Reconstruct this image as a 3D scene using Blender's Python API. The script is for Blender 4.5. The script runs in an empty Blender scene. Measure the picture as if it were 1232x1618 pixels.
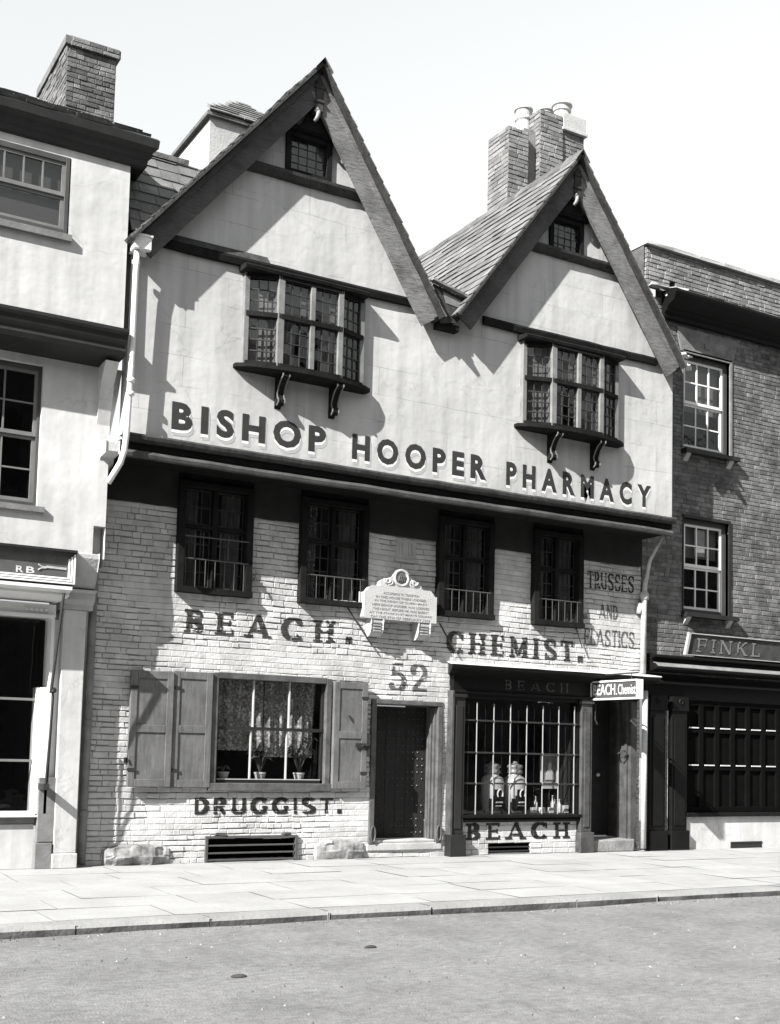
import bpy, bmesh, math, random
import numpy as np
from mathutils import Vector, Matrix, noise
from mathutils.bvhtree import BVHTree
random.seed(7)
SC = bpy.context.scene
COL = SC.collection

# ------------------------------------------------------------------ camera, sky, sun, exposure
F_PX, YAW, PITCH, ROLL, CY = 1891.84, 0.52331, 0.079452, 0.0243435, 1033.456
cam = bpy.data.cameras.new('camera'); cam_o = bpy.data.objects.new('camera', cam); COL.objects.link(cam_o)
fw = Vector((math.sin(YAW)*math.cos(PITCH), math.cos(YAW)*math.cos(PITCH), math.sin(PITCH)))
rt = Vector((math.cos(YAW), -math.sin(YAW), 0)); up = rt.cross(fw)
c_, s_ = math.cos(ROLL), math.sin(ROLL)
r2 = rt*c_+up*s_; u2 = up*c_-rt*s_
m = Matrix((r2, u2, -fw)).transposed().to_4x4(); m.translation = Vector((0, -15.0, 1.544))
cam_o.matrix_world = m
cam.sensor_fit = 'AUTO'; cam.sensor_width = 36.0
cam.lens = F_PX/1618*36.0
cam.shift_y = (CY-809)/1618
cam.clip_end = 2000
SC.camera = cam_o

SUN_A, SUN_B = 2.5, 1.95               # toward the sun: (-A, -1, B)
sun_dir = Vector((-SUN_A, -1.0, SUN_B)).normalized()
world = bpy.data.worlds.new('World'); SC.world = world; world.use_nodes = True
nt = world.node_tree; nt.nodes.clear()
sky = nt.nodes.new('ShaderNodeTexSky'); sky.sky_type = 'NISHITA'; sky.sun_disc = False
sky.sun_elevation = math.asin(sun_dir.z)
sky.sun_rotation = math.atan2(sun_dir.x, sun_dir.y)
sky.air_density = 3.0; sky.dust_density = 0.0; sky.ozone_density = 1.0
bw = nt.nodes.new('ShaderNodeSeparateColor'); tint = nt.nodes.new('ShaderNodeMix'); tint.data_type = 'RGBA'; tint.blend_type = 'MULTIPLY'
tint.inputs[0].default_value = 1.0
bg = nt.nodes.new('ShaderNodeBackground'); wo = nt.nodes.new('ShaderNodeOutputWorld')
nt.links.new(sky.outputs[0], bw.inputs[0]); nt.links.new(bw.outputs[2], tint.inputs[6])   # a blue-sensitive plate records the blue of the sky
tint.inputs[7].default_value = (0.965, 0.99, 1.0, 1)
nt.links.new(tint.outputs[2], bg.inputs[0]); bg.inputs[1].default_value = 0.085
nt.links.new(bg.outputs[0], wo.inputs[0])
sl = bpy.data.lights.new('sun', 'SUN'); sl.energy = 5.0; sl.angle = math.radians(0.5); sl.color = (1.0, 0.985, 0.965)
so = bpy.data.objects.new('sun', sl); COL.objects.link(so)
so.rotation_euler = sun_dir.to_track_quat('Z', 'Y').to_euler(); so.location = (-10, -20, 20)
SC.view_settings.view_transform = 'Standard'; SC.view_settings.look = 'None'
SC.view_settings.exposure = 1.6; SC.view_settings.gamma = 1.0

# ------------------------------------------------------------------ materials
MATS = {}
def mat(name, base, rough=0.8, var=0.12, scale=3.0, bump=0.0, bscale=40.0, spec=0.3, stretch=(1, 1, 1), rot=0.0,
        dirt=0.0, dscale=0.7, tintc=(1.0, 1.0, 0.985), metal=0.0, streak=0.0, island=0.0, bulge=0.0, crack=0.0):
    """grey procedural material: two octaves of mottling, optional dirt patches, streaks and bump"""
    if name in MATS: return MATS[name]
    M = bpy.data.materials.new(name); M.use_nodes = True; n = M.node_tree.nodes; l = M.node_tree.links
    P = n['Principled BSDF']; P.inputs['Roughness'].default_value = rough
    P.inputs['Specular IOR Level'].default_value = spec; P.inputs['Metallic'].default_value = metal
    g = n.new('ShaderNodeNewGeometry'); mp = n.new('ShaderNodeMapping'); mp.inputs['Scale'].default_value = stretch
    mp.inputs['Rotation'].default_value = (0, rot, 0)
    l.new(g.outputs['Position'], mp.inputs[0])
    a = n.new('ShaderNodeTexNoise'); a.inputs['Scale'].default_value = scale; a.inputs['Detail'].default_value = 6; a.inputs['Roughness'].default_value = .62
    l.new(mp.outputs[0], a.inputs['Vector'])
    r = n.new('ShaderNodeMapRange'); r.inputs[1].default_value = .28; r.inputs[2].default_value = .72
    r.inputs[3].default_value = base*(1-var); r.inputs[4].default_value = base*(1+var*.8)
    l.new(a.outputs[0], r.inputs[0]); out = r.outputs[0]
    def mul(o, fac_socket, lo):
        q = n.new('ShaderNodeMapRange'); q.inputs[1].default_value = .42; q.inputs[2].default_value = .66
        q.inputs[3].default_value = 1.0; q.inputs[4].default_value = lo; l.new(fac_socket, q.inputs[0])
        mm = n.new('ShaderNodeMath'); mm.operation = 'MULTIPLY'; l.new(o, mm.inputs[0]); l.new(q.outputs[0], mm.inputs[1]); return mm.outputs[0]
    if dirt:
        d = n.new('ShaderNodeTexNoise'); d.inputs['Scale'].default_value = dscale; d.inputs['Detail'].default_value = 9; d.inputs['Roughness'].default_value = .7
        l.new(g.outputs['Position'], d.inputs['Vector']); out = mul(out, d.outputs[0], 1-dirt)
    if streak:
        m2 = n.new('ShaderNodeMapping'); m2.inputs['Scale'].default_value = (7, 7, .5); l.new(g.outputs['Position'], m2.inputs[0])
        d = n.new('ShaderNodeTexNoise'); d.inputs['Scale'].default_value = 1.0; d.inputs['Detail'].default_value = 5
        l.new(m2.outputs[0], d.inputs['Vector']); out = mul(out, d.outputs[0], 1-streak)
    if crack:
        wn = n.new('ShaderNodeTexNoise'); wn.inputs['Scale'].default_value = 2.5; wn.inputs['Detail'].default_value = 5; l.new(g.outputs['Position'], wn.inputs['Vector'])
        vs = n.new('ShaderNodeVectorMath'); vs.operation = 'MULTIPLY_ADD'; vs.inputs[1].default_value = (.7, .7, .7); l.new(wn.outputs[1], vs.inputs[0]); l.new(g.outputs['Position'], vs.inputs[2])
        vo = n.new('ShaderNodeTexVoronoi'); vo.feature = 'DISTANCE_TO_EDGE'; vo.inputs['Scale'].default_value = .55; l.new(vs.outputs[0], vo.inputs['Vector'])
        cr = n.new('ShaderNodeMapRange'); cr.inputs[1].default_value = .0; cr.inputs[2].default_value = .006; cr.inputs[3].default_value = 1-crack; cr.inputs[4].default_value = 1; l.new(vo.outputs[0], cr.inputs[0])
        mm = n.new('ShaderNodeMath'); mm.operation = 'MULTIPLY'; l.new(out, mm.inputs[0]); l.new(cr.outputs[0], mm.inputs[1]); out = mm.outputs[0]
    if island:
        q = n.new('ShaderNodeMapRange'); q.inputs[3].default_value = 1-island; q.inputs[4].default_value = 1+island; l.new(g.outputs['Random Per Island'], q.inputs[0])
        mm = n.new('ShaderNodeMath'); mm.operation = 'MULTIPLY'; l.new(out, mm.inputs[0]); l.new(q.outputs[0], mm.inputs[1]); out = mm.outputs[0]
    cc = n.new('ShaderNodeCombineColor')
    for i in range(3):
        k = n.new('ShaderNodeMath'); k.operation = 'MULTIPLY'; k.inputs[1].default_value = tintc[i]; l.new(out, k.inputs[0]); l.new(k.outputs[0], cc.inputs[i])
    l.new(cc.outputs[0], P.inputs['Base Color'])
    if bump:
        b = n.new('ShaderNodeTexNoise'); b.inputs['Scale'].default_value = bscale; b.inputs['Detail'].default_value = 5
        l.new(mp.outputs[0], b.inputs['Vector'])
        bb = n.new('ShaderNodeBump'); bb.inputs['Strength'].default_value = bump; bb.inputs['Distance'].default_value = .02
        l.new(b.outputs[0], bb.inputs['Height']); l.new(bb.outputs[0], P.inputs['Normal'])
        if bulge:
            b2 = n.new('ShaderNodeTexNoise'); b2.inputs['Scale'].default_value = 1.7; b2.inputs['Detail'].default_value = 3; l.new(g.outputs['Position'], b2.inputs['Vector'])
            bc = n.new('ShaderNodeBump'); bc.inputs['Strength'].default_value = 1.0; bc.inputs['Distance'].default_value = bulge; l.new(b2.outputs[0], bc.inputs['Height']); l.new(bc.outputs[0], bb.inputs['Normal'])
    MATS[name] = M; return M

def scored_plaster(name, base):
    """pale render lined out faintly in big ashlar blocks, with weather staining and hairline wobble"""
    M = mat(name, base, .85, .12, 1.6, .10, 14, dirt=.22, dscale=.8, streak=.16, bulge=.026, crack=.16)
    n = M.node_tree.nodes; l = M.node_tree.links; P = n['Principled BSDF']
    g = n.new('ShaderNodeNewGeometry')
    w = n.new('ShaderNodeTexNoise'); w.inputs['Scale'].default_value = 1.3; l.new(g.outputs['Position'], w.inputs['Vector'])
    v = n.new('ShaderNodeVectorMath'); v.operation = 'SCALE'; v.inputs['Scale'].default_value = .06; l.new(w.outputs[1], v.inputs[0])
    ad = n.new('ShaderNodeVectorMath'); ad.operation = 'ADD'; l.new(g.outputs['Position'], ad.inputs[0]); l.new(v.outputs[0], ad.inputs[1])
    sx = n.new('ShaderNodeSeparateXYZ'); l.new(ad.outputs[0], sx.inputs[0]); cx = n.new('ShaderNodeCombineXYZ')
    l.new(sx.outputs[0], cx.inputs[0]); l.new(sx.outputs[2], cx.inputs[1])
    br = n.new('ShaderNodeTexBrick'); br.inputs['Scale'].default_value = 1.0; br.inputs['Brick Width'].default_value = 1.15
    br.inputs['Row Height'].default_value = .385; br.inputs['Mortar Size'].default_value = .006; br.inputs['Mortar Smooth'].default_value = .6
    br.inputs['Color1'].default_value = (1, 1, 1, 1); br.inputs['Color2'].default_value = (.95, .95, .95, 1); br.inputs['Mortar'].default_value = (.62, .62, .62, 1)
    l.new(cx.outputs[0], br.inputs['Vector'])
    # break the lines up so they come and go
    nz = n.new('ShaderNodeTexNoise'); nz.inputs['Scale'].default_value = 2.2; nz.inputs['Detail'].default_value = 4; l.new(g.outputs['Position'], nz.inputs['Vector'])
    mr = n.new('ShaderNodeMapRange'); mr.inputs[1].default_value = .42; mr.inputs[2].default_value = .6; l.new(nz.outputs[0], mr.inputs[0])
    mx = n.new('ShaderNodeMix'); mx.data_type = 'RGBA'; mx.inputs[6].default_value = (1, 1, 1, 1)
    l.new(mr.outputs[0], mx.inputs[0]); l.new(br.outputs[0], mx.inputs[7])
    old = P.inputs['Base Color'].links[0].from_socket
    mm = n.new('ShaderNodeMix'); mm.data_type = 'RGBA'; mm.blend_type = 'MULTIPLY'; mm.inputs[0].default_value = 1
    l.new(old, mm.inputs[6]); l.new(mx.outputs[2], mm.inputs[7]); l.new(mm.outputs[2], P.inputs['Base Color'])
    return M

def glass_mat(name, tint_=.75, rough=.02):
    M = bpy.data.materials.new(name); M.use_nodes = True; n = M.node_tree.nodes; l = M.node_tree.links
    n.remove(n['Principled BSDF']); o = n['Material Output']
    t = n.new('ShaderNodeBsdfTransparent'); t.inputs[0].default_value = (tint_, tint_, tint_, 1)
    gl = n.new('ShaderNodeBsdfGlossy'); gl.inputs['Roughness'].default_value = rough; gl.inputs[0].default_value = (.9, .9, .9, 1)
    lw = n.new('ShaderNodeLayerWeight'); lw.inputs[0].default_value = .5; pw = n.new('ShaderNodeMath'); pw.operation = 'POWER'; pw.inputs[1].default_value = 5; l.new(lw.outputs['Facing'], pw.inputs[0])
    fr = n.new('ShaderNodeMath'); fr.operation = 'MULTIPLY_ADD'; fr.inputs[1].default_value = .9; fr.inputs[2].default_value = .055; l.new(pw.outputs[0], fr.inputs[0])
    g = n.new('ShaderNodeNewGeometry'); nz = n.new('ShaderNodeTexNoise'); nz.inputs['Scale'].default_value = 3.5; l.new(g.outputs['Position'], nz.inputs['Vector'])
    bp = n.new('ShaderNodeBump'); bp.inputs['Strength'].default_value = .12; bp.inputs['Distance'].default_value = .03
    l.new(nz.outputs[0], bp.inputs['Height']); l.new(bp.outputs[0], gl.inputs['Normal'])
    mx = n.new('ShaderNodeMixShader'); l.new(fr.outputs[0], mx.inputs[0]); l.new(t.outputs[0], mx.inputs[1]); l.new(gl.outputs[0], mx.inputs[2])
    l.new(mx.outputs[0], o.inputs[0]); MATS[name] = M; return M

def lace_mat(name, base, cover):
    M = mat(name, base, .9, .25, 9)
    n = M.node_tree.nodes; l = M.node_tree.links; P = n['Principled BSDF']; o = n['Material Output']
    g = n.new('ShaderNodeNewGeometry'); vz = n.new('ShaderNodeTexVoronoi'); vz.inputs['Scale'].default_value = 26; l.new(g.outputs['Position'], vz.inputs['Vector'])
    nz = n.new('ShaderNodeTexNoise'); nz.inputs['Scale'].default_value = 5; l.new(g.outputs['Position'], nz.inputs['Vector'])
    ad = n.new('ShaderNodeMath'); ad.operation = 'ADD'; l.new(vz.outputs[0], ad.inputs[0]); l.new(nz.outputs[0], ad.inputs[1])
    mr = n.new('ShaderNodeMapRange'); mr.inputs[1].default_value = .6; mr.inputs[2].default_value = 1.05; mr.inputs[3].default_value = cover; mr.inputs[4].default_value = cover*.35
    l.new(ad.outputs[0], mr.inputs[0])
    t = n.new('ShaderNodeBsdfTransparent'); mx = n.new('ShaderNodeMixShader'); l.new(mr.outputs[0], mx.inputs[0]); l.new(t.outputs[0], mx.inputs[1]); l.new(P.outputs[0], mx.inputs[2])
    l.new(mx.outputs[0], o.inputs[0]); return M

PLASTER = scored_plaster('scored_plaster', .44)
STUCCO = mat('white_stucco', .48, .85, .08, 1.2, .08, 16, dirt=.18, dscale=.9, streak=.14, bulge=.022, crack=.18)
GREYSTUCCO = mat('weathered_stucco', .36, .85, .15, 3, .3, 30, dirt=.25, dscale=2)
WHITEBRICK = mat('limewashed_brick', .45, .9, .18, 4, .3, 26, dirt=.34, dscale=.9, island=.08)
WHITEJOINT = mat('limewashed_joint', .27, .95, .25, 6, .2, 45, dirt=.3, dscale=1.7)
REDBRICK = mat('old_red_brick', .12, .9, .4, 7, .5, 50, dirt=.35, dscale=1.3, island=.4)
REDJOINT = mat('sooty_mortar', .15, .95, .3, 9, .3, 40)
PALEBRICK = mat('worn_stock_brick', .19, .9, .35, 6, .5, 50, dirt=.4, dscale=1.5, island=.28)
SOOTBRICK = mat('sooty_stock_brick', .135, .9, .45, 6, .5, 50, dirt=.55, dscale=1.0, island=.3)
TIMBER = mat('black_timber', .010, .85, .5, 6, .3, 30, spec=.12, dirt=.3)
TIMBER2 = mat('weathered_timber', .04, .8, .5, 5, .5, 30, stretch=(3, 3, 1), dirt=.4, dscale=4)
BARGE_R = mat('weathered_bargeboard', .15, .85, .5, 5, .5, 12, stretch=(1, 1, 9), rot=math.radians(33), dirt=.5, dscale=1.6)
BARGE_L_SHADED = mat('weathered_bargeboard_left_shaded', .07, .85, .35, 5, .5, 12, stretch=(1, 1, 9), rot=math.radians(-38), dirt=.5, dscale=1.6)  # left boards coloured darker to carry the shadow of the verge
PAINTDARK = mat('dark_paint', .016, .5, .3, 5, .1, 40, spec=.3)
PAINTBLACK = mat('black_paint', .005, .55, .3, 5, .1, 40, spec=.16)
SHUTTER = mat('grey_shutter_paint', .115, .65, .28, 5, .25, 30, stretch=(5, 5, .7), dirt=.3, dscale=3)
GREYPAINT = mat('grey_paint', .16, .6, .25, 5, .15, 30, dirt=.25, dscale=3)
WHITEPAINT = mat('white_paint', .62, .55, .07, 4, .1, 30)
STONE = mat('pale_carved_stone', .42, .85, .14, 10, .4, 60, dirt=.2, dscale=5)
BASESTONE = mat('limewashed_boulder', .28, .9, .35, 5, .6, 14, dirt=.72, dscale=2.6)
SLATE = mat('grey_slate', .13, .7, .3, 4, .3, 30, spec=.3, dirt=.3, dscale=1.2, island=.2)
SLATE_D = mat('mossy_stone_slate', .10, .85, .5, 4, .5, 25, dirt=.4, dscale=1.5, island=.25)
LEAD = mat('lead_sheet', .035, .6, .3, 6, .2, 20)
IRON = mat('iron', .015, .6, .4, 12, .3, 40, spec=.5)
IRONPALE = mat('grey_painted_iron', .06, .5, .2, 12, .1, 40, spec=.5)
LETTER = mat('letter_paint', .016, .6, .25, 6, .1, 40)
WORNLETTER = mat('worn_letter_paint', .035, .9, .5, 9, .4, 45, dirt=.3, dscale=3)
FADEDLETTER = mat('faded_letter_paint', .10, .9, .35, 9, .4, 45, dirt=.4, dscale=5)
DARKROOM = mat('dark_interior', .012, .95, .3, 2)
POT = mat('buff_clay_pot', .42, .8, .15, 6, .2, 30, dirt=.3, dscale=5)
FLAG = mat('pale_paving', .27, .9, .09, 1.7, .25, 18, dirt=.14, dscale=1.1, island=.04)
FLAGJOINT = mat('paving_joint', .225, .95, .2, 5)
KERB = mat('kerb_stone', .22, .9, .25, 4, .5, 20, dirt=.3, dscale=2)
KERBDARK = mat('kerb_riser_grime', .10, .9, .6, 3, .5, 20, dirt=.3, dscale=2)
ROAD = mat('macadam_road', .165, .95, .30, 14, .7, 70, stretch=(.8, 1.3, 1), dirt=.26, dscale=1.3, streak=.0)
EARTH = mat('earth', .2, .95, .2, .5)
CURTAIN = mat('curtain', .2, .9, .2, 6)
LACE = lace_mat('lace_curtain', .6, .9)
LEAF = mat('leaf', .09, .6, .4, 12)
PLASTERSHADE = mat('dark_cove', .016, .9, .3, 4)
GREYSHEET = mat('grey_sheet', .13, .9, .25, 7, stretch=(6, 6, .6))  # plain grey sheet set behind panes to turn them grey
GOODS = mat('pale_packaging', .6, .6, .15, 9)
JARWHITE = mat('white_ceramic', .42, .35, .1, 12, spec=.6)
GILT = mat('pale_lettering', .42, .5, .3, 10)
GLASS = glass_mat('window_glass'); GLASSD = glass_mat('old_dark_glass', .55, .04)

# ------------------------------------------------------------------ object helpers
ORIG = {}
def thing(name, label, cat, loc, group=None):
    o = bpy.data.objects.new(name, None); COL.objects.link(o); o.location = loc; o.empty_display_size = .3
    o['label'] = label; o['category'] = cat
    if group: o['group'] = group
    ORIG[o.name] = Vector(loc); return o
class MB:
    def __init__(s): s.v = []; s.f = []; s.mi = []; s.cur = 0
    def quad(s, a, b, c, d):
        k = len(s.v); s.v += [tuple(a), tuple(b), tuple(c), tuple(d)]; s.f.append((k, k+1, k+2, k+3)); s.mi.append(s.cur)
    def poly(s, pts):
        k = len(s.v); s.v += [tuple(p) for p in pts]; s.f.append(tuple(range(k, k+len(pts)))); s.mi.append(s.cur)
    def box(s, x0, x1, y0, y1, z0, z1, jit=0.0):
        J = lambda: random.uniform(-jit, jit) if jit else 0
        k = len(s.v)
        s.v += [(x+J(), y+J(), z+J()) for z in (z0, z1) for y in (y0, y1) for x in (x0, x1)]
        for f in ((0, 1, 5, 4), (1, 3, 7, 5), (3, 2, 6, 7), (2, 0, 4, 6), (4, 5, 7, 6), (2, 3, 1, 0)):
            s.f.append(tuple(k+i for i in f)); s.mi.append(s.cur)
        return s
    def bar(s, p0, p1, w, h, upv=(0, 0, 1), seg=1, wob=0.0):
        """rectangular bar from p0 to p1, w sideways, h along upv"""
        p0 = Vector(p0); p1 = Vector(p1); d = (p1-p0).normalized(); u = Vector(upv); sd = d.cross(u).normalized(); u = sd.cross(d).normalized()
        k = len(s.v)
        for i in range(seg+1):
            p = p0.lerp(p1, i/seg)
            for a, b in ((-1, -1), (1, -1), (1, 1), (-1, 1)):
                q = p+sd*a*w/2+u*b*h/2
                if wob: q += Vector((random.uniform(-wob, wob), random.uniform(-wob, wob), random.uniform(-wob, wob)))
                s.v.append(tuple(q))
        for i in range(seg):
            for j in range(4):
                a = k+i*4+j; b = k+i*4+(j+1) % 4; s.f.append((a, b, b+4, a+4)); s.mi.append(s.cur)
        s.f.append((k+3, k+2, k+1, k)); e = k+seg*4; s.f.append((e, e+1, e+2, e+3)); s.mi += [s.cur]*2
        return s
    def tube(s, pts, r, n=10, cap=True):
        pts = [Vector(p) for p in pts]; rr = r if isinstance(r, (list, tuple)) else [r]*len(pts); k = len(s.v)
        for i, p in enumerate(pts):
            d = ((pts[min(i+1, len(pts)-1)]-pts[i]).normalized()+(pts[i]-pts[max(i-1, 0)]).normalized()).normalized()
            a = d.orthogonal().normalized() if i == 0 else (a-d*a.dot(d)).normalized()
            b = d.cross(a)
            for j in range(n):
                t = 2*math.pi*j/n; s.v.append(tuple(p+(a*math.cos(t)+b*math.sin(t))*rr[i]))
        for i in range(len(pts)-1):
            for j in range(n):
                a0 = k+i*n+j; b0 = k+i*n+(j+1) % n; s.f.append((a0, b0, b0+n, a0+n)); s.mi.append(s.cur)
        if cap:
            s.f.append(tuple(k+j for j in reversed(range(n)))); e = k+(len(pts)-1)*n; s.f.append(tuple(e+j for j in range(n))); s.mi += [s.cur]*2
        return s
    def lathe(s, c, prof, n=20):
        k = len(s.v); c = Vector(c)
        for r, z in prof:
            for j in range(n):
                t = 2*math.pi*j/n; s.v.append((c.x+r*math.cos(t), c.y+r*math.sin(t), c.z+z))
        for i in range(len(prof)-1):
            for j in range(n):
                a = k+i*n+j; b = k+i*n+(j+1) % n; s.f.append((a, b, b+n, a+n)); s.mi.append(s.cur)
        s.f.append(tuple(k+j for j in reversed(range(n)))); e = k+(len(prof)-1)*n; s.f.append(tuple(e+j for j in range(n))); s.mi += [s.cur]*2
        return s
    def prof_x(s, prof, x0, x1, mitre0=0.0, mitre1=0.0, seg=1, wob=0.0):
        """closed (y,z) outline swept along x; mitre pushes the ends out with -y"""
        k = len(s.v); n = len(prof); y0 = max(p[0] for p in prof)
        for i in range(seg+1):
            t = i/seg; w = [random.uniform(-wob, wob) for _ in (0, 1)] if wob else (0, 0)
            for (y, z) in prof:
                a = x0-mitre0*(y0-y); b = x1+mitre1*(y0-y); s.v.append((a+(b-a)*t, y+w[0], z+w[1]))
        for i in range(seg):
            for j in range(n):
                a = k+i*n+j; b = k+i*n+(j+1) % n; s.f.append((a, b, b+n, a+n)); s.mi.append(s.cur)
        s.f.append(tuple(k+j for j in reversed(range(n)))); e = k+seg*n; s.f.append(tuple(e+j for j in range(n))); s.mi += [s.cur]*2
        return s
    def prism_y(s, poly, y0, y1):
        """(x,z) outline given thickness in y"""
        k = len(s.v); n = len(poly)
        for y in (y0, y1): s.v += [(x, y, z) for x, z in poly]
        for j in range(n):
            a = k+j; b = k+(j+1) % n; s.f.append((a, b, b+n, a+n)); s.mi.append(s.cur)
        s.f.append(tuple(k+j for j in range(n))); s.f.append(tuple(k+n+j for j in reversed(range(n)))); s.mi += [s.cur]*2
        return s
    def prism_x(s, poly, x0, x1):
        k = len(s.v); n = len(poly)
        for x in (x0, x1): s.v += [(x, y, z) for y, z in poly]
        for j in range(n):
            a = k+j; b = k+(j+1) % n; s.f.append((a, b, b+n, a+n)); s.mi.append(s.cur)
        s.f.append(tuple(k+j for j in range(n))); s.f.append(tuple(k+n+j for j in reversed(range(n)))); s.mi += [s.cur]*2
        return s
    def wall(s, x0, x1, z0, z1, y, depth, ops, axis='x'):
        """flat wall with rectangular openings and reveals"""
        xs = sorted(set([x0, x1]+[min(max(o[i], x0), x1) for o in ops for i in (0, 1)])); zs = sorted(set([z0, z1]+[min(max(o[i], z0), z1) for o in ops for i in (2, 3)]))
        for i in range(len(xs)-1):
            for j in range(len(zs)-1):
                xm = (xs[i]+xs[i+1])/2; zm = (zs[j]+zs[j+1])/2
                if any(o[0] < xm < o[1] and o[2] < zm < o[3] for o in ops): continue
                s.quad((xs[i], y, zs[j]), (xs[i+1], y, zs[j]), (xs[i+1], y, zs[j+1]), (xs[i], y, zs[j+1]))
        for a, b, c, d in list(ops):
            s.quad((a, y, c), (a, y, d), (a, y+depth, d), (a, y+depth, c)); s.quad((b, y, d), (b, y, c), (b, y+depth, c), (b, y+depth, d))
            s.quad((a, y, d), (b, y, d), (b, y+depth, d), (a, y+depth, d)); s.quad((b, y, c), (a, y, c), (a, y+depth, c), (b, y+depth, c))
        s.quad((x0, y, z0), (x0, y, z1), (x0, y+depth, z1), (x0, y+depth, z0)); s.quad((x1, y, z1), (x1, y, z0), (x1, y+depth, z0), (x1, y+depth, z1))
        s.quad((x0, y, z1), (x1, y, z1), (x1, y+depth, z1), (x0, y+depth, z1)); s.quad((x1, y, z0), (x0, y, z0), (x0, y+depth, z0), (x1, y+depth, z0))
        return s
    def build(s, name, mats, parent=None, label=None, bevel=0.0, smooth=False):
        if not isinstance(mats, (list, tuple)): mats = [mats]
        org = ORIG.get(parent.name, Vector((0, 0, 0))) if parent else Vector((0, 0, 0))
        me = bpy.data.meshes.new(name); me.from_pydata([tuple(Vector(v)-org) for v in s.v], [], s.f); me.update()
        for m_ in mats: me.materials.append(m_)
        me.polygons.foreach_set('material_index', s.mi)
        if smooth: me.polygons.foreach_set('use_smooth', [True]*len(me.polygons))
        o = bpy.data.objects.new(name, me); COL.objects.link(o)
        if parent: o.parent = parent; ORIG[o.name] = org
        else: ORIG[o.name] = Vector((0, 0, 0))
        if label: o['label'] = label
        if bevel:
            b = o.modifiers.new('bevel', 'BEVEL'); b.width = bevel; b.segments = 2; b.limit_method = 'ANGLE'
        return o
def recenter(o):
    """put a one-mesh top-level thing's origin at its base"""
    vs = [v.co for v in o.data.vertices]; c = Vector((sum(v.x for v in vs)/len(vs), sum(v.y for v in vs)/len(vs), min(v.z for v in vs)))
    for v in o.data.vertices: v.co -= c
    o.location = c; ORIG[o.name] = c; return o
def tag(o, label, cat, group=None):
    o['label'] = label; o['category'] = cat
    if group: o['group'] = group
    return o

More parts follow.
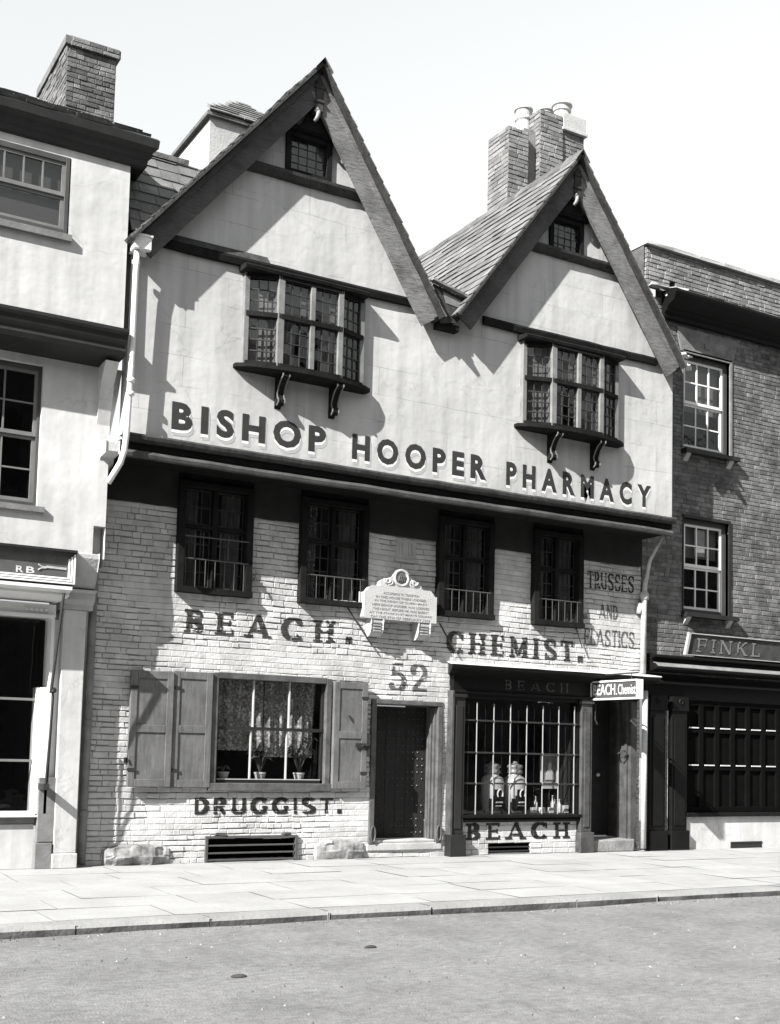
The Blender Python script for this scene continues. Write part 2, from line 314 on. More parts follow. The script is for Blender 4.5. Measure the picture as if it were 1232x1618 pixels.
def bricks(mb, x0, x1, z0, z1, y, ops, ch=.078, bl=(.19, .29), proud=.010, bed=.010, head=.007, jit=.004, wave=.0, flip=None, soft=False):
    """hand-laid brickwork: every brick a jittered block with a bevelled face; slot 0 brick, slot 1 joint"""
    z = z0; row = 0
    P = flip or (lambda x, yy, zz: (x, yy, zz))
    def warp(x, yy, zz):
        if wave:
            n_ = noise.noise(Vector((x*.7, zz*.9, 3.1))); n2 = noise.noise(Vector((x*2.3, zz*2.9, 9.1)))
            return P(x, yy-n_*wave*1.2-n2*wave*.5, zz+noise.noise(Vector((x*.9, zz*.35, 7.7)))*wave*1.0)
        return P(x, yy, zz)
    # joint sheet
    mb.cur = 1; y_j = y+.006
    xs = sorted(set([x0, x1]+[min(max(o[i], x0), x1) for o in ops for i in (0, 1)]+list(np.arange(x0, x1, .3)))); zs = sorted(set([z0, z1]+[min(max(o[i], z0), z1) for o in ops for i in (2, 3)]+list(np.arange(z0, z1, .3))))
    for i in range(len(xs)-1):
        for j in range(len(zs)-1):
            xm = (xs[i]+xs[i+1])/2; zm = (zs[j]+zs[j+1])/2
            if any(o[0] < xm < o[1] and o[2] < zm < o[3] for o in ops): continue
            q = [warp(a, y_j, b) for a, b in ((xs[i], zs[j]), (xs[i+1], zs[j]), (xs[i+1], zs[j+1]), (xs[i], zs[j+1]))]
            mb.quad(*q)
    mb.cur = 0
    for a, b, c, d in ops:      # reveals
        D = .35
        mb.quad(P(a, y, c), P(a, y, d), P(a, y+D, d), P(a, y+D, c)); mb.quad(P(b, y, d), P(b, y, c), P(b, y+D, c), P(b, y+D, d))
        if d < z1-.03: mb.quad(P(a, y, d), P(b, y, d), P(b, y+D, d), P(a, y+D, d))
        mb.quad(P(b, y, c), P(a, y, c), P(a, y+D, c), P(b, y+D, c))
    while z < z1-.02:
        h = min(ch*(random.uniform(.9, 1.1) if not soft else random.uniform(.85, 1.14)), z1-z); zm = z+h/2
        cuts = [(x0, x1)]
        for o in ops:
            if o[2] < zm < o[3]:
                nc = []
                for a, b in cuts:
                    if o[1] <= a or o[0] >= b: nc.append((a, b)); continue
                    if o[0]-a > .03: nc.append((a, o[0]))
                    if b-o[1] > .03: nc.append((o[1], b))
                cuts = nc
        for a, b in cuts:
            x = a-random.uniform(0, .15)
            while x < b-.005:
                L = random.uniform(*bl) if random.random() < .7 else random.uniform(*bl)*.5
                xa = max(x, a); xb = min(x+L, b)
                if b-xb < .05: xb = b
                if xb-xa > .025:
                    bd = bed*random.uniform(.5, 1.3)*(1.7 if soft and random.random() < .2 else 1); hd = head*random.uniform(.2, 1.4)
                    p = y-proud*(random.uniform(.1, 1.25) if not soft else random.uniform(.55, 1.1)+(.6 if random.random() < .22 else 0))
                    J = lambda: random.uniform(-jit, jit)
                    c4 = [(xa+hd/2, z+bd/2), (xb-hd/2, z+bd/2), (xb-hd/2, z+h-bd/2), (xa+hd/2, z+h-bd/2)]
                    c4 = [(cx+J(), cz+J()) for cx, cz in c4]
                    e = min(.007, (xb-xa)*.2)
                    ins = [(e, e), (-e, e), (-e, -e), (e, -e)]
                    k = len(mb.v)
                    mb.v += [warp(cx, y+.012, cz) for cx, cz in c4]
                    mb.v += [warp(cx, p+.005, cz) for cx, cz in c4]
                    if soft:      # thick limewash closes many of the joints
                        q_ = noise.noise(Vector((xa*.8, z*1.3, 21)))
                        if q_ > .26 or (2.50 < z < 2.82 and 5.1 < xa < 8.6) or (9.28 < xa < 9.7 and z < 2.9): c4 = [(xa, z+.002), (xb, z+.002), (xb, z+h-.002), (xa, z+h-.002)]; p = y-proud*.8; mb.v[k:] = [warp(cx, y+.012, cz) for cx, cz in c4]+[warp(cx, p+.003, cz) for cx, cz in c4]
                        elif random.random() < .18: xb_ = xb; c4[1] = (xb, c4[1][1]); c4[2] = (xb, c4[2][1])
                    mb.v += [warp(cx+i[0], p+J()*(.25 if soft else .6), cz+i[1]) for (cx, cz), i in zip(c4, ins)]
                    for t in range(4):
                        u = (t+1) % 4
                        mb.f += [(k+t, k+u, k+4+u, k+4+t), (k+4+t, k+4+u, k+8+u, k+8+t)]; mb.mi += [0, 0]
                    mb.f.append((k+8, k+9, k+10, k+11)); mb.mi.append(0)
                x += L
                if xb == b: break
        z += h; row += 1
    return mb

def slates(mb, o, u, v, nrm, W, L, rh=.19, sw=(.2, .34), thick=.012, clip=None):
    """overlapping slates over the slope o + a*u + b*v"""
    o = Vector(o); u = Vector(u).normalized(); v = Vector(v).normalized(); nrm = Vector(nrm).normalized(); b = 0
    while b < L-.02:
        a = -random.uniform(0, .2); bt = min(b+rh*1.25, L)
        while a < W:
            w = random.uniform(*sw); a0 = max(a, 0)+.003; a1 = min(a+w, W)-.003
            if a1-a0 > .03 and (clip is None or clip(o+u*((a0+a1)/2)+v*(b+rh/2))):
                t0 = thick*random.uniform(1.2, 2.4); dj = random.uniform(-.012, .008); t1 = thick*.25
                A = o+u*a0+v*(b+dj); B = o+u*a1+v*(b+dj+random.uniform(-.006, .006)); C = o+u*a1+v*bt; D = o+u*a0+v*bt
                mb.quad(A+nrm*t0, B+nrm*t0, C+nrm*t1, D+nrm*t1)
                mb.quad(A-nrm*.004, B-nrm*.004, B+nrm*t0, A+nrm*t0); mb.quad(B-nrm*.004, C-nrm*.004, C+nrm*t1, B+nrm*t0); mb.quad(D-nrm*.004, A-nrm*.004, A+nrm*t0, D+nrm*t1)
            a += w
        b += rh
    return mb

def sash(parent, name, x0, x1, z0, z1, y, nx, nz, fmat, bmat, gmat, fw_=.06, bar=.022, sill=None, label=None, thick=.08, meet=True, low=None):
    """vertically sliding sash: outer frame, glazing bars, meeting rail, panes"""
    m_ = MB()
    m_.box(x0, x0+fw_, y, y+thick, z0, z1); m_.box(x1-fw_, x1, y, y+thick, z0, z1)
    m_.box(x0+fw_, x1-fw_, y, y+thick, z1-fw_, z1); m_.box(x0+fw_, x1-fw_, y, y+thick, z0, z0+fw_)
    fr = m_.build(name, fmat, parent, label, bevel=.006)
    ix0, ix1, iz0, iz1 = x0+fw_, x1-fw_, z0+fw_, z1-fw_; zm = (iz0+iz1)/2
    halves = [(iz0, zm, y+.045), (zm, iz1, y+.02)] if meet else [(iz0, iz1, y+.03)]
    for hi_, (za, zb, yy) in enumerate(halves):
        NX_ = nx; nx = low if (low and hi_ == 0) else nx
        b = MB(); sr = .04
        b.box(ix0, ix0+sr, yy, yy+.035, za, zb); b.box(ix1-sr, ix1, yy, yy+.035, za, zb)
        b.box(ix0+sr, ix1-sr, yy, yy+.035, za, za+sr*1.2); b.box(ix0+sr, ix1-sr, yy, yy+.035, zb-sr, zb)
        for i in range(1, nx):
            xx = ix0+sr+(ix1-ix0-2*sr)*i/nx; b.box(xx-bar/2, xx+bar/2, yy+.003, yy+.03, za+sr*1.2, zb-sr)
        hz = nz//2 if meet else nz
        for i in range(1, hz):
            zz = za+sr+(zb-za-2*sr)*i/hz; b.box(ix0+sr, ix1-sr, yy+.006, yy+.028, zz-bar/2, zz+bar/2)
        b.build('sash', bmat, fr)
        for i in range(nx):
            for j in range(hz):
                p = MB()
                a0 = ix0+sr+(ix1-ix0-2*sr)*i/nx; a1 = ix0+sr+(ix1-ix0-2*sr)*(i+1)/nx; c0 = za+sr+(zb-za-2*sr)*j/hz; c1 = za+sr+(zb-za-2*sr)*(j+1)/hz
                t = [random.uniform(-.003, .003) for _ in range(3)]
                p.quad((a0, yy+.018+t[0], c0), (a1, yy+.018+t[1], c0), (a1, yy+.018+t[1]+t[2], c1), (a0, yy+.018+t[0]+t[2], c1))
                p.build('pane', gmat, fr)
        nx = NX_
    return fr

def drape(parent, name, x0, x1, z0, z1, y0, depth=.9):
    """a dark room behind an opening"""
    b = MB(); y1 = y0+depth
    b.quad((x0, y1, z0), (x1, y1, z0), (x1, y1, z1), (x0, y1, z1)); b.quad((x0, y0, z0), (x0, y1, z0), (x0, y1, z1), (x0, y0, z1))
    b.quad((x1, y1, z0), (x1, y0, z0), (x1, y0, z1), (x1, y1, z1)); b.quad((x0, y0, z1), (x0, y1, z1), (x1, y1, z1), (x1, y0, z1)); b.quad((x0, y1, z0), (x0, y0, z0), (x1, y0, z0), (x1, y1, z0))
    return b.build(name, DARKROOM, parent)

def curtain(parent, x0, x1, z0, z1, y, m_, folds=9, gather=.0, name='curtain', amp=.025):
    b = MB(); N = folds*6; Z = 8; k = len(b.v)
    for j in range(Z+1):
        t = j/Z
        for i in range(N+1):
            s = i/N; xa = x0+(x1-x0)*s*(1-gather*(1-t)*.6)
            b.v.append((xa, y+amp*math.sin(s*folds*6.283+1.3*math.sin(t*2))+random.uniform(-.003, .003), z0+(z1-z0)*t))
    for j in range(Z):
        for i in range(N):
            a = k+j*(N+1)+i; b.f.append((a, a+1, a+N+2, a+N+1)); b.mi.append(0)
    return b.build(name, m_, parent, smooth=True)

# ------------------------------------------------------------------ lettering
def glyph(c, TH, TN, SF):
    """strokes of a capital in a box one unit high: lines ('l') and elliptical arcs ('a'); returns (strokes, width)"""
    S = []
    def L(x1, y1, x2, y2, h): S.append(('l', x1, y1, x2, y2, h))
    def A(cx, cy, rx, ry, a0, a1, hx, hy): S.append(('a', cx, cy, rx, ry, a0, a1, hx, hy))
    def ser(x, y, k=1.0):
        if SF: L(x-(TH+SF)*k, TN if y == 0 else 1-TN, x+(TH+SF)*k, TN if y == 0 else 1-TN, TN)
    def stem(x): L(x, 0, x, 1, TH); ser(x, 0); ser(x, 1)
    e = TH+SF
    if c == 'I': stem(e); return S, 2*e
    if c == 'H': stem(e); stem(e+.52); L(e, .5, e+.52, .5, TN); return S, 2*e+.52
    if c == 'E' or c == 'F':
        stem(e); r = e+.50; L(e, 1-TN, r, 1-TN, TN); L(e, .52, r-.1, .52, TN)
        if SF: L(r-TN, .76, r-TN, 1, TN); L(r-.1-TN*.5, .4, r-.1-TN*.5, .64, TN)
        if c == 'E':
            L(e, TN, r+.03, TN, TN)
            if SF: L(r+.03-TN, 0, r+.03-TN, .26, TN)
        return S, r+.03
    if c == 'L':
        stem(e); r = e+.45; L(e, TN, r, TN, TN)
        if SF: L(r-TN, 0, r-TN, .28, TN)
        return S, r
    if c == 'T':
        x = .34+SF*.4; L(x, 0, x, 1, TH); ser(x, 0); L(.0, 1-TN, 2*x, 1-TN, TN)
        if SF: L(TN, .72, TN, 1, TN); L(2*x-TN, .72, 2*x-TN, 1, TN)
        return S, 2*x
    if c == 'B':
        stem(e); x = e
        for cy, ry, rx in ((.74, .26, .36), (.26, .26, .41)):
            L(x, cy+ry-TN, x+.14, cy+ry-TN, TN); L(x, cy-ry+TN, x+.14, cy-ry+TN, TN)
            A(x+.14, cy, rx-.14-.0, ry-TN, -90, 90, TH*.95, TN)
        return S, x+.41+TH
    if c == 'D':
        stem(e); L(e, 1-TN, e+.15, 1-TN, TN); L(e, TN, e+.15, TN, TN); A(e+.15, .5, .32, .5-TN, -90, 90, TH, TN); return S, e+.47+TH
    if c in 'PR':
        stem(e); L(e, 1-TN, e+.16, 1-TN, TN); L(e, .47, e+.16, .47, TN); A(e+.16, .735, .22, .265-TN, -90, 90, TH, TN)
        if c == 'R':
            L(e+.2, .47, e+.44, .0, TH)
            if SF: L(e+.38, TN, e+.56, TN, TN)
        return S, e+.44+TH
    if c in 'CGOQ':
        rx = .36; cx = rx+TH
        if c == 'O': A(cx, .5, rx, .5-TN, 0, 360, TH, TN); return S, 2*cx
        A(cx, .5, rx, .5-TN, 42, 318, TH, TN)
        if SF: L(cx+rx*.72+TN, .64, cx+rx*.72+TN, 1, TN)
        if c == 'G': L(cx+rx*.74, .10, cx+rx*.74, .50, TH*.9); L(cx+.12, .50-TN, cx+rx*.74+TH*.9, .50-TN, TN)
        elif SF: L(cx+rx*.72+TN, 0, cx+rx*.72+TN, .2, TN*.8)
        return S, 2*cx-.08
    if c == 'U':
        L(e, .35, e, 1, TH); L(e+.5, .35, e+.5, 1, TH if not SF else TN*1.4); ser(e, 1); ser(e+.5, 1)
        A(e+.25, .35, .25, .35-TN, 180, 360, TH, TN); return S, 2*e+.5
    if c == 'A':
        w = .74; x0 = e*.7; L(x0, 0, x0+w/2, 1, TN*1.2 if SF else TH); L(x0+w, 0, x0+w/2, 1, TH); L(x0+w*.2, .3, x0+w*.8, .3, TN)
        if SF: ser(x0, 0, .9); ser(x0+w, 0, .9)
        return S, w+2*x0
    if c == 'V' or c == 'Y':
        pass
    if c == 'M':
        w = .72; L(e, 0, e, 1, TN*1.3 if SF else TH); L(e+w, 0, e+w, 1, TH); L(e, 1, e+w/2, .12, TH); L(e+w, 1, e+w/2, .12, TN*1.3 if SF else TH)
        if SF: ser(e, 0, .8); ser(e+w, 0); ser(e, 1, .7); ser(e+w, 1, .8)
        return S, 2*e+w
    if c == 'N':
        w = .56; L(e, 0, e, 1, TN*1.3 if SF else TH); L(e+w, 0, e+w, 1, TN*1.3 if SF else TH); L(e, 1, e+w, 0, TH)
        if SF: ser(e, 0, .8); ser(e, 1, .8); ser(e+w, 1, .8)
        return S, 2*e+w
    if c == 'K':
        stem(e); L(e, .42, e+.46, 1, TN*1.3 if SF else TH); L(e+.16, .58, e+.5, 0, TH)
        if SF: ser(e+.46, 1, .7); ser(e+.5, 0, .8)
        return S, e+.5+e*.8
    if c == 'S':
        cx = .27+TH; A(cx, .745, .25, .255-TN, 30, 250, TH*.9, TN); A(cx, .255, .27, .255-TN, -150, 80, TH*.9, TN); L(cx-.17, .60, cx+.18, .41, TH*.95)
        if SF: L(cx+.22+TN, .66, cx+.22+TN, .98, TN); L(cx-.26, .02, cx-.26, .34, TN)
        return S, 2*cx
    if c == '5':
        cx = .3; A(cx, .33, .27, .33-TN, -150, 115, TH, TN); L(.12, .52, .16, 1, TN*1.2); L(.14, 1-TN*1.5, .54, 1-TN*1.5, TN*1.5); A(.1, .17, .05, .05, 0, 360, .05, .05); return S, .62
    if c == '2':
        cx = .3; A(cx, .71, .25, .29-TN, -20, 170, TH, TN); L(.53, .62, .1, .06, TH*.8); L(.06, TN*1.7, .6, TN*1.7, TN*1.7); A(.1, .73, .05, .05, 0, 360, .05, .05); return S, .64
    if c == '.':
        L(TH*1.3, 0, TH*1.3, TH*2.6, TH*1.3); return S, TH*2.6
    return S, .3

def ink(text, x0, x1, z0, z1, TH, TN, SF, cell=.008, gap=.14, wear=0.0, slope=0.0, seed=0, space=.5, outline=False):
    """mask of the painted cells of a line of lettering fitted between x0 and x1"""
    gl = [(c, glyph(c, TH, TN, SF)) if c != ' ' else (c, None) for c in text]
    adv = 0; pos = []
    for c, g in gl:
        if g is None: adv += space; continue
        pos.append((adv, g[0])); adv += g[1]+gap
    adv -= gap; H = z1-z0; sx = (x1-x0)/adv
    nx = int((x1-x0)/cell)+1; nz = int(H/cell)+1
    X, Z = np.meshgrid((np.arange(nx)+.5)*cell/sx, (np.arange(nz)+.5)*cell/H)
    msk = np.zeros(X.shape, bool); k = sx/H
    for off, strokes in pos:
        for s in strokes:
            if s[0] == 'l':
                _, ax, ay, bx, by, h = s; ax += off; bx += off
                dx, dy = (bx-ax)*k, by-ay; Ln = math.hypot(dx, dy); px, py = (X-ax)*k, Z-ay
                t = (px*dx+py*dy)/Ln; d = np.abs(px*dy-py*dx)/Ln
                hh = h*(k if abs(dx) < .3*abs(dy) else 1) if k < 1 else h
                msk |= (t >= -1e-6) & (t <= Ln) & (d <= hh)
            else:
                _, cx, cy, rx, ry, a0, a1, hx, hy = s; cx += off
                N = max(6, int(abs(a1-a0)/12)); rr = np.hypot((X-cx)/max(rx, .01), (Z-cy)/max(ry, .01)); th = np.degrees(np.arctan2((Z-cy)/max(ry, .01), (X-cx)/max(rx, .01)))
                h = hx*np.abs(np.cos(np.radians(th)))+hy*np.abs(np.sin(np.radians(th))); rl = np.hypot(rx*np.cos(np.radians(th)), ry*np.sin(np.radians(th)))
                inr = ((th-a0) % 360) <= (a1-a0) if a1-a0 < 360 else np.ones_like(th, bool)
                msk |= inr & (np.abs(rr-1)*rl <= h)
    cells = []
    for j, i in zip(*np.nonzero(msk)):
        xx = x0+(i+.5)*cell; zz = z0+(j+.5)*cell
        if wear and noise.fractal(Vector((xx*9, zz*14, seed*3.7)), 1.0, 2.0, 4) > .62-wear: continue
        cells.append((int(i), int(j)))
    return cells, x0, z0, cell, slope, x1

def paint(parent, name, ink_, m_, bvh=None, y=0.0, lift=.0025, label=None, thick=0.0):
    """turn a mask into a thin skin lying on whatever brickwork is behind it"""
    cells, x0, z0, cell, slope, x1 = ink_
    b = MB(); idx = {}
    def vert(i, j):
        if (i, j) in idx: return idx[(i, j)]
        x = x0+i*cell; z = z0+j*cell+slope*(i*cell); yy = y
        if bvh:
            h = bvh.ray_cast(Vector((x, -1.2, z)), Vector((0, 1, 0)), 3)
            yy = h[0].y if h[0] else y
        idx[(i, j)] = len(b.v); b.v.append((x, yy-lift, z)); return idx[(i, j)]
    for i, j in cells:
        b.f.append((vert(i, j), vert(i+1, j), vert(i+1, j+1), vert(i, j+1))); b.mi.append(0)
    return b.build(name, m_, parent, label)

def textmesh(body, bold=.0, extrude=.0, res=3, sx=1.0):
    cu = bpy.data.curves.new('t', 'FONT'); cu.body = body; cu.offset = bold; cu.extrude = extrude; cu.resolution_u = res; cu.align_x = 'LEFT'
    o = bpy.data.objects.new('t', cu); COL.objects.link(o); bpy.context.view_layer.update()
    dg = bpy.context.evaluated_depsgraph_get(); me = bpy.data.meshes.new_from_object(o.evaluated_get(dg))
    vs = [v.co.copy() for v in me.vertices]; fs = [tuple(p.vertices) for p in me.polygons]
    bpy.data.objects.remove(o); bpy.data.curves.remove(cu); bpy.data.meshes.remove(me)
    return vs, fs
def fit_text(mb, body, x0, x1, z0, z1, y, bold=.02, thick=0.0, to=None, side=None):
    """text filling x0..x1, z0..z1 on the plane y facing -y; `to` maps (x,y,z) elsewhere"""
    vs, fs = textmesh(body, bold, .5 if thick else 0)
    ax = min(v.x for v in vs); bx = max(v.x for v in vs); ay = min(v.y for v in vs); by = max(v.y for v in vs)
    k = len(mb.v); to = to or (lambda x, yy, z: (x, yy, z))
    for v in vs: mb.v.append(to(x0+(v.x-ax)/(bx-ax)*(x1-x0), y-(v.z+.5)*thick if thick else y, z0+(v.y-ay)/(by-ay)*(z1-z0)))
    for f in fs:
        mb.f.append(tuple(k+i for i in f))
        zz = [vs[i].z for i in f]
        mb.mi.append(1 if (thick and min(zz) < .49) else 0)

# ------------------------------------------------------------------ ground
def setting(o): o['kind'] = 'structure'; return o
g = MB(); g.quad((-600, -600, -.30), (600, -600, -.30), (600, 600, -.30), (-600, 600, -.30)); setting(g.build('ground', EARTH))
# road: a gently cambered sheet with small ruts
g = MB(); NX, NY = 150, 60; rx0, rx1, ry0, ry1 = -30, 45, -14.8, -4.86
for j in range(NY+1):
    for i in range(NX+1):
        x = rx0+(rx1-rx0)*i/NX; y = ry0+(ry1-ry0)*j/NY
        g.v.append((x, y, -.075+.02*noise.noise(Vector((x*.5, y*1.1, 0)))+.008*noise.noise(Vector((x*2.1, y*3.3, 5)))))
for j in range(NY):
    for i in range(NX):
        a = j*(NX+1)+i; g.f.append((a, a+1, a+NX+2, a+NX+1)); g.mi.append(0)
setting(g.build('road', ROAD, smooth=True))
g = MB(); g.quad((-30, -20, 0.0), (45, -20, 0.0), (45, -14.8, 0.0), (-30, -14.8, 0.0)); g.quad((-30, -14.8, -.29), (45, -14.8, -.29), (45, -14.8, 0), (-30, -14.8, 0)); setting(g.build('far_pavement', FLAG))
# pavement of large flags
g = MB(); g.cur = 1; g.quad((-30, -4.52, -.006), (45, -4.52, -.006), (45, 1, -.006), (-30, 1, -.006)); g.cur = 0
y = -4.50
while y < .4:
    d = random.uniform(.62, .9); x = -6-random.random()
    while x < 24:
        w = random.uniform(.8, 1.5); J = lambda: random.uniform(-.003, .003); e = .0045
        g.quad((x+e, y+e, J()), (x+w-e, y+e, J()), (x+w-e, y+d-e, J()), (x+e, y+d-e, J())); x += w
    y += d
setting(g.build('pavement', [FLAG, FLAGJOINT]))
# kerb stones
g = MB(); x = -8.0
while x < 26:
    w = random.uniform(1.1, 2.1); J = lambda: random.uniform(-.012, .012); dz = J()
    yf = -4.80+J(); xs = [x+.006+(w-.012)*t for t in np.linspace(0, 1, 7)]
    for a, b in zip(xs[:-1], xs[1:]):
        ja, jb = noise.noise(Vector((a*2.2, 0, 1)))*.02, noise.noise(Vector((b*2.2, 0, 1)))*.02
        g.cur = 0
        g.quad((a, yf+.03+ja, dz*.4+.004), (b, yf+.03+jb, dz*.4+.004), (b, -4.525, .002), (a, -4.525, .002))
        g.quad((a, yf+ja, -.03), (b, yf+jb, -.03), (b, yf+.03+jb, dz*.4+.004), (a, yf+.03+ja, dz*.4+.004))
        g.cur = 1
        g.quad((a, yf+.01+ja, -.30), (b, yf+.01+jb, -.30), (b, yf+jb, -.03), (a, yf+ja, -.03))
    g.cur = 0
    g.quad((x+.006, yf, -.3), (x+.006, yf, 0), (x+.006, -4.52, 0), (x+.006, -4.52, -.3)); g.quad((x+w-.006, yf, 0), (x+w-.006, yf, -.3), (x+w-.006, -4.52, -.3), (x+w-.006, -4.52, 0))
    x += w
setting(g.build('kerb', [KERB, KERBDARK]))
# loose grit and droppings on the carriageway
g = MB()
for _ in range(1500):
    x = random.uniform(-1, 16); y = random.uniform(-10.5, -4.95) if random.random() < .7 else -4.9-abs(random.gauss(0, .12)); r = random.choice([.005, .006, .008, .010, .014])*random.uniform(.6, 1.2)
    z = -.070+.02*noise.noise(Vector((x*.5, y*1.1, 0)))+.008*noise.noise(Vector((x*2.1, y*3.3, 5))); g.cur = 0 if random.random() < .6 else 1
    k = len(g.v); g.v += [(x+r*math.cos(t)*random.uniform(.7, 1.3), y+r*math.sin(t)*random.uniform(.7, 1.3), z-.008) for t in (0, 1.26, 2.5, 3.77, 5.03)]+[(x, y, z+r*.5)]
    for t in range(5): g.f.append((k+t, k+(t+1) % 5, k+5)); g.mi.append(g.cur)
o = g.build('road_grit', [mat('dark_grit', .07, .95), mat('pale_grit', .21, .95)]); o['kind'] = 'stuff'; tag(o, 'scattered grit and pebbles lying on the road', 'grit')
o['kind'] = 'stuff'
def dropping(x, y, sx, sy, lab):
    b = MB(); n = 14; zr = -.070
    for ring, (rr, hh) in enumerate(((1, 0), (.75, .010), (.35, .015))):
        for j in range(n):
            t = 6.283*j/n; q = rr*(1+.25*noise.noise(Vector((x+math.cos(t), y+math.sin(t), ring*.3)))); b.v.append((x+sx*q*math.cos(t), y+sy*q*math.sin(t), zr-.006+hh))
    for r_ in range(2):
        for j in range(n): b.f.append((r_*n+j, r_*n+(j+1) % n, (r_+1)*n+(j+1) % n, (r_+1)*n+j)); b.mi.append(0)
    b.f.append(tuple(2*n+j for j in range(n))); b.mi.append(0)
    tag(recenter(b.build('horse_dropping', mat('dung', .04, .95, .4, 20, .5, 60), smooth=True)), lab, 'dropping')

# ------------------------------------------------------------------ the timber framed house
H = thing('timber_framed_house', 'twin-gabled timber framed house with white plaster jetty, limewashed brick below and painted lettering', 'house', (8.9, 0, 0))
W1 = [(5.36, 6.40), (7.15, 8.20), (9.42, 10.40), (11.18, 12.14)]
ops = [(a, b, 3.62, 4.72) for a, b in W1]+[(5.93, 7.69, .99, 2.51), (8.36, 9.57, .19, 2.26), (5.92, 7.22, .02, .33), (9.69, 12.34, .5, 2.7), (12.33, 13.22, .02, 2.62), (10.42, 11.20, .02, .19), (8.71, 9.05, 4.33, 4.62)]
wall = MB(); bricks(wall, 4.32, 13.42, 0.0, 4.68, 0.0, ops, ch=.076, bl=(.16, .245), proud=.011, bed=.011, head=.004, jit=.006, wave=.026, soft=True)
wall.cur = 0; wall.quad((4.32, .0, 0), (4.32, .0, 4.68), (4.32, .5, 4.68), (4.32, .5, 0)); wall.quad((13.42, 0, 4.68), (13.42, 0, 0), (13.42, .5, 0), (13.42, .5, 4.68))
wall.build('brick_wall', [WHITEBRICK, WHITEJOINT], H)
BV = BVHTree.FromPolygons([Vector(v) for v in wall.v], wall.f)

def painted(name, text, x0, x1, z0, z1, TH, TN, SF, m_, label, **k):
    slope = k.pop('slope', 0); lift = k.pop('lift', .007)
    return paint(H, name, ink(text, x0, x1, z0, z1, TH, TN, SF, slope=slope, **k), m_, BV, 0.0, lift, label)
painted('painted_lettering', 'BEACH.', 5.50, 8.02, 3.02, 3.33, .125, .055, .07, WORNLETTER, 'worn painted word BEACH. across the brickwork', gap=.42, wear=.06, seed=1, slope=0)
painted('painted_lettering', 'CHEMIST.', 9.62, 12.22, 3.00, 3.33, .125, .055, .07, WORNLETTER, 'worn painted word CHEMIST.', gap=.24, wear=.06, seed=2)
painted('painted_lettering', 'DRUGGIST.', 5.73, 7.93, .63, .85, .115, .085, 0, LETTER, 'bold black word DRUGGIST. under the shuttered window', gap=.19, wear=.0, seed=3)
painted('painted_lettering', '52', 8.64, 9.28, 2.40, 2.80, .085, .035, .0, FADEDLETTER, 'faded house number 52 above the door', gap=.22, wear=.12, seed=4)
painted('painted_lettering', 'TRUSSES', 12.27, 13.26, 4.21, 4.49, .085, .04, .04, LETTER, 'painted word TRUSSES', gap=.10, wear=.03, seed=5)
painted('painted_lettering', 'AND', 12.53, 12.92, 3.75, 3.97, .08, .04, .04, FADEDLETTER, 'faded painted word AND', gap=.14, wear=.08, seed=6)
painted('painted_lettering', 'ELASTICS', 12.24, 13.27, 3.29, 3.56, .075, .038, .04, FADEDLETTER, 'faded painted word ELASTICS', gap=.09, wear=.08, seed=7)
# white panel behind nothing: rendered plinth strip under the shop window, with its own lettering
b = MB(); bricks(b, 9.90, 12.10, .0, .50, -.03, [(10.42, 11.20, .02, .19)], ch=.085, bl=(.2, .32), proud=.008, bed=.007, head=.004, jit=.003, wave=.01)
b.build('stall_riser', [WHITEBRICK, WHITEJOINT], H); BV2 = BVHTree.FromPolygons([Vector(v) for v in b.v], b.f)
paint(H, 'painted_lettering', ink('BEACH', 10.0, 11.97, .225, .475, .13, .06, .07, gap=.28), LETTER, BV2, -.03, .006, 'bold black word BEACH under the shop window')

# ---- jetty: cove and soffit coloured near-black to hold the deep shade, mouldings
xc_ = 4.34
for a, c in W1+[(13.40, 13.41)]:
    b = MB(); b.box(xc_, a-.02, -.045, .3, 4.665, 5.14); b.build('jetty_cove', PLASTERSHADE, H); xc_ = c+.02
b = MB(); b.box(4.34, 13.40, -.03, .5, 5.045, 5.135); b.build('jetty_plate', TIMBER, H)
b = MB(); b.box(4.36, 13.50, -.60, 0.1, 5.14, 5.22)
b.build('jetty_soffit', TIMBER, H)
b = MB(); b.prof_x([(-.60, 5.10), (-.655, 5.11), (-.665, 5.15), (-.64, 5.19), (-.60, 5.20)], 4.34, 13.52, seg=24, wob=.006); b.build('jetty_moulding', mat('dull_grey_paint', .06, .7, .4, 5, .2, 30, dirt=.4, dscale=3), H)
b = MB(); b.box(4.36, 13.54, -.605, -.5, 5.22, 5.31); b.build('jetty_fascia', TIMBER, H)
b = MB(); b.prof_x([(-.60, 5.30), (-.65, 5.30), (-.70, 5.33), (-.71, 5.37), (-.68, 5.40), (-.60, 5.42)], 4.38, 13.56, seg=30, wob=.005); b.build('jetty_cornice', TIMBER2, H)
# carved bracket at the left end of the jetty
b = MB(); b.prism_x([(-.66, 5.12), (-.66, 5.26), (.0, 5.26), (.0, 4.55), (-.06, 4.60), (-.10, 4.82), (-.24, 4.98), (-.40, 5.02), (-.44, 5.10)], 4.16, 4.335)
b.build('jetty_bracket', STONE, H, bevel=.015)

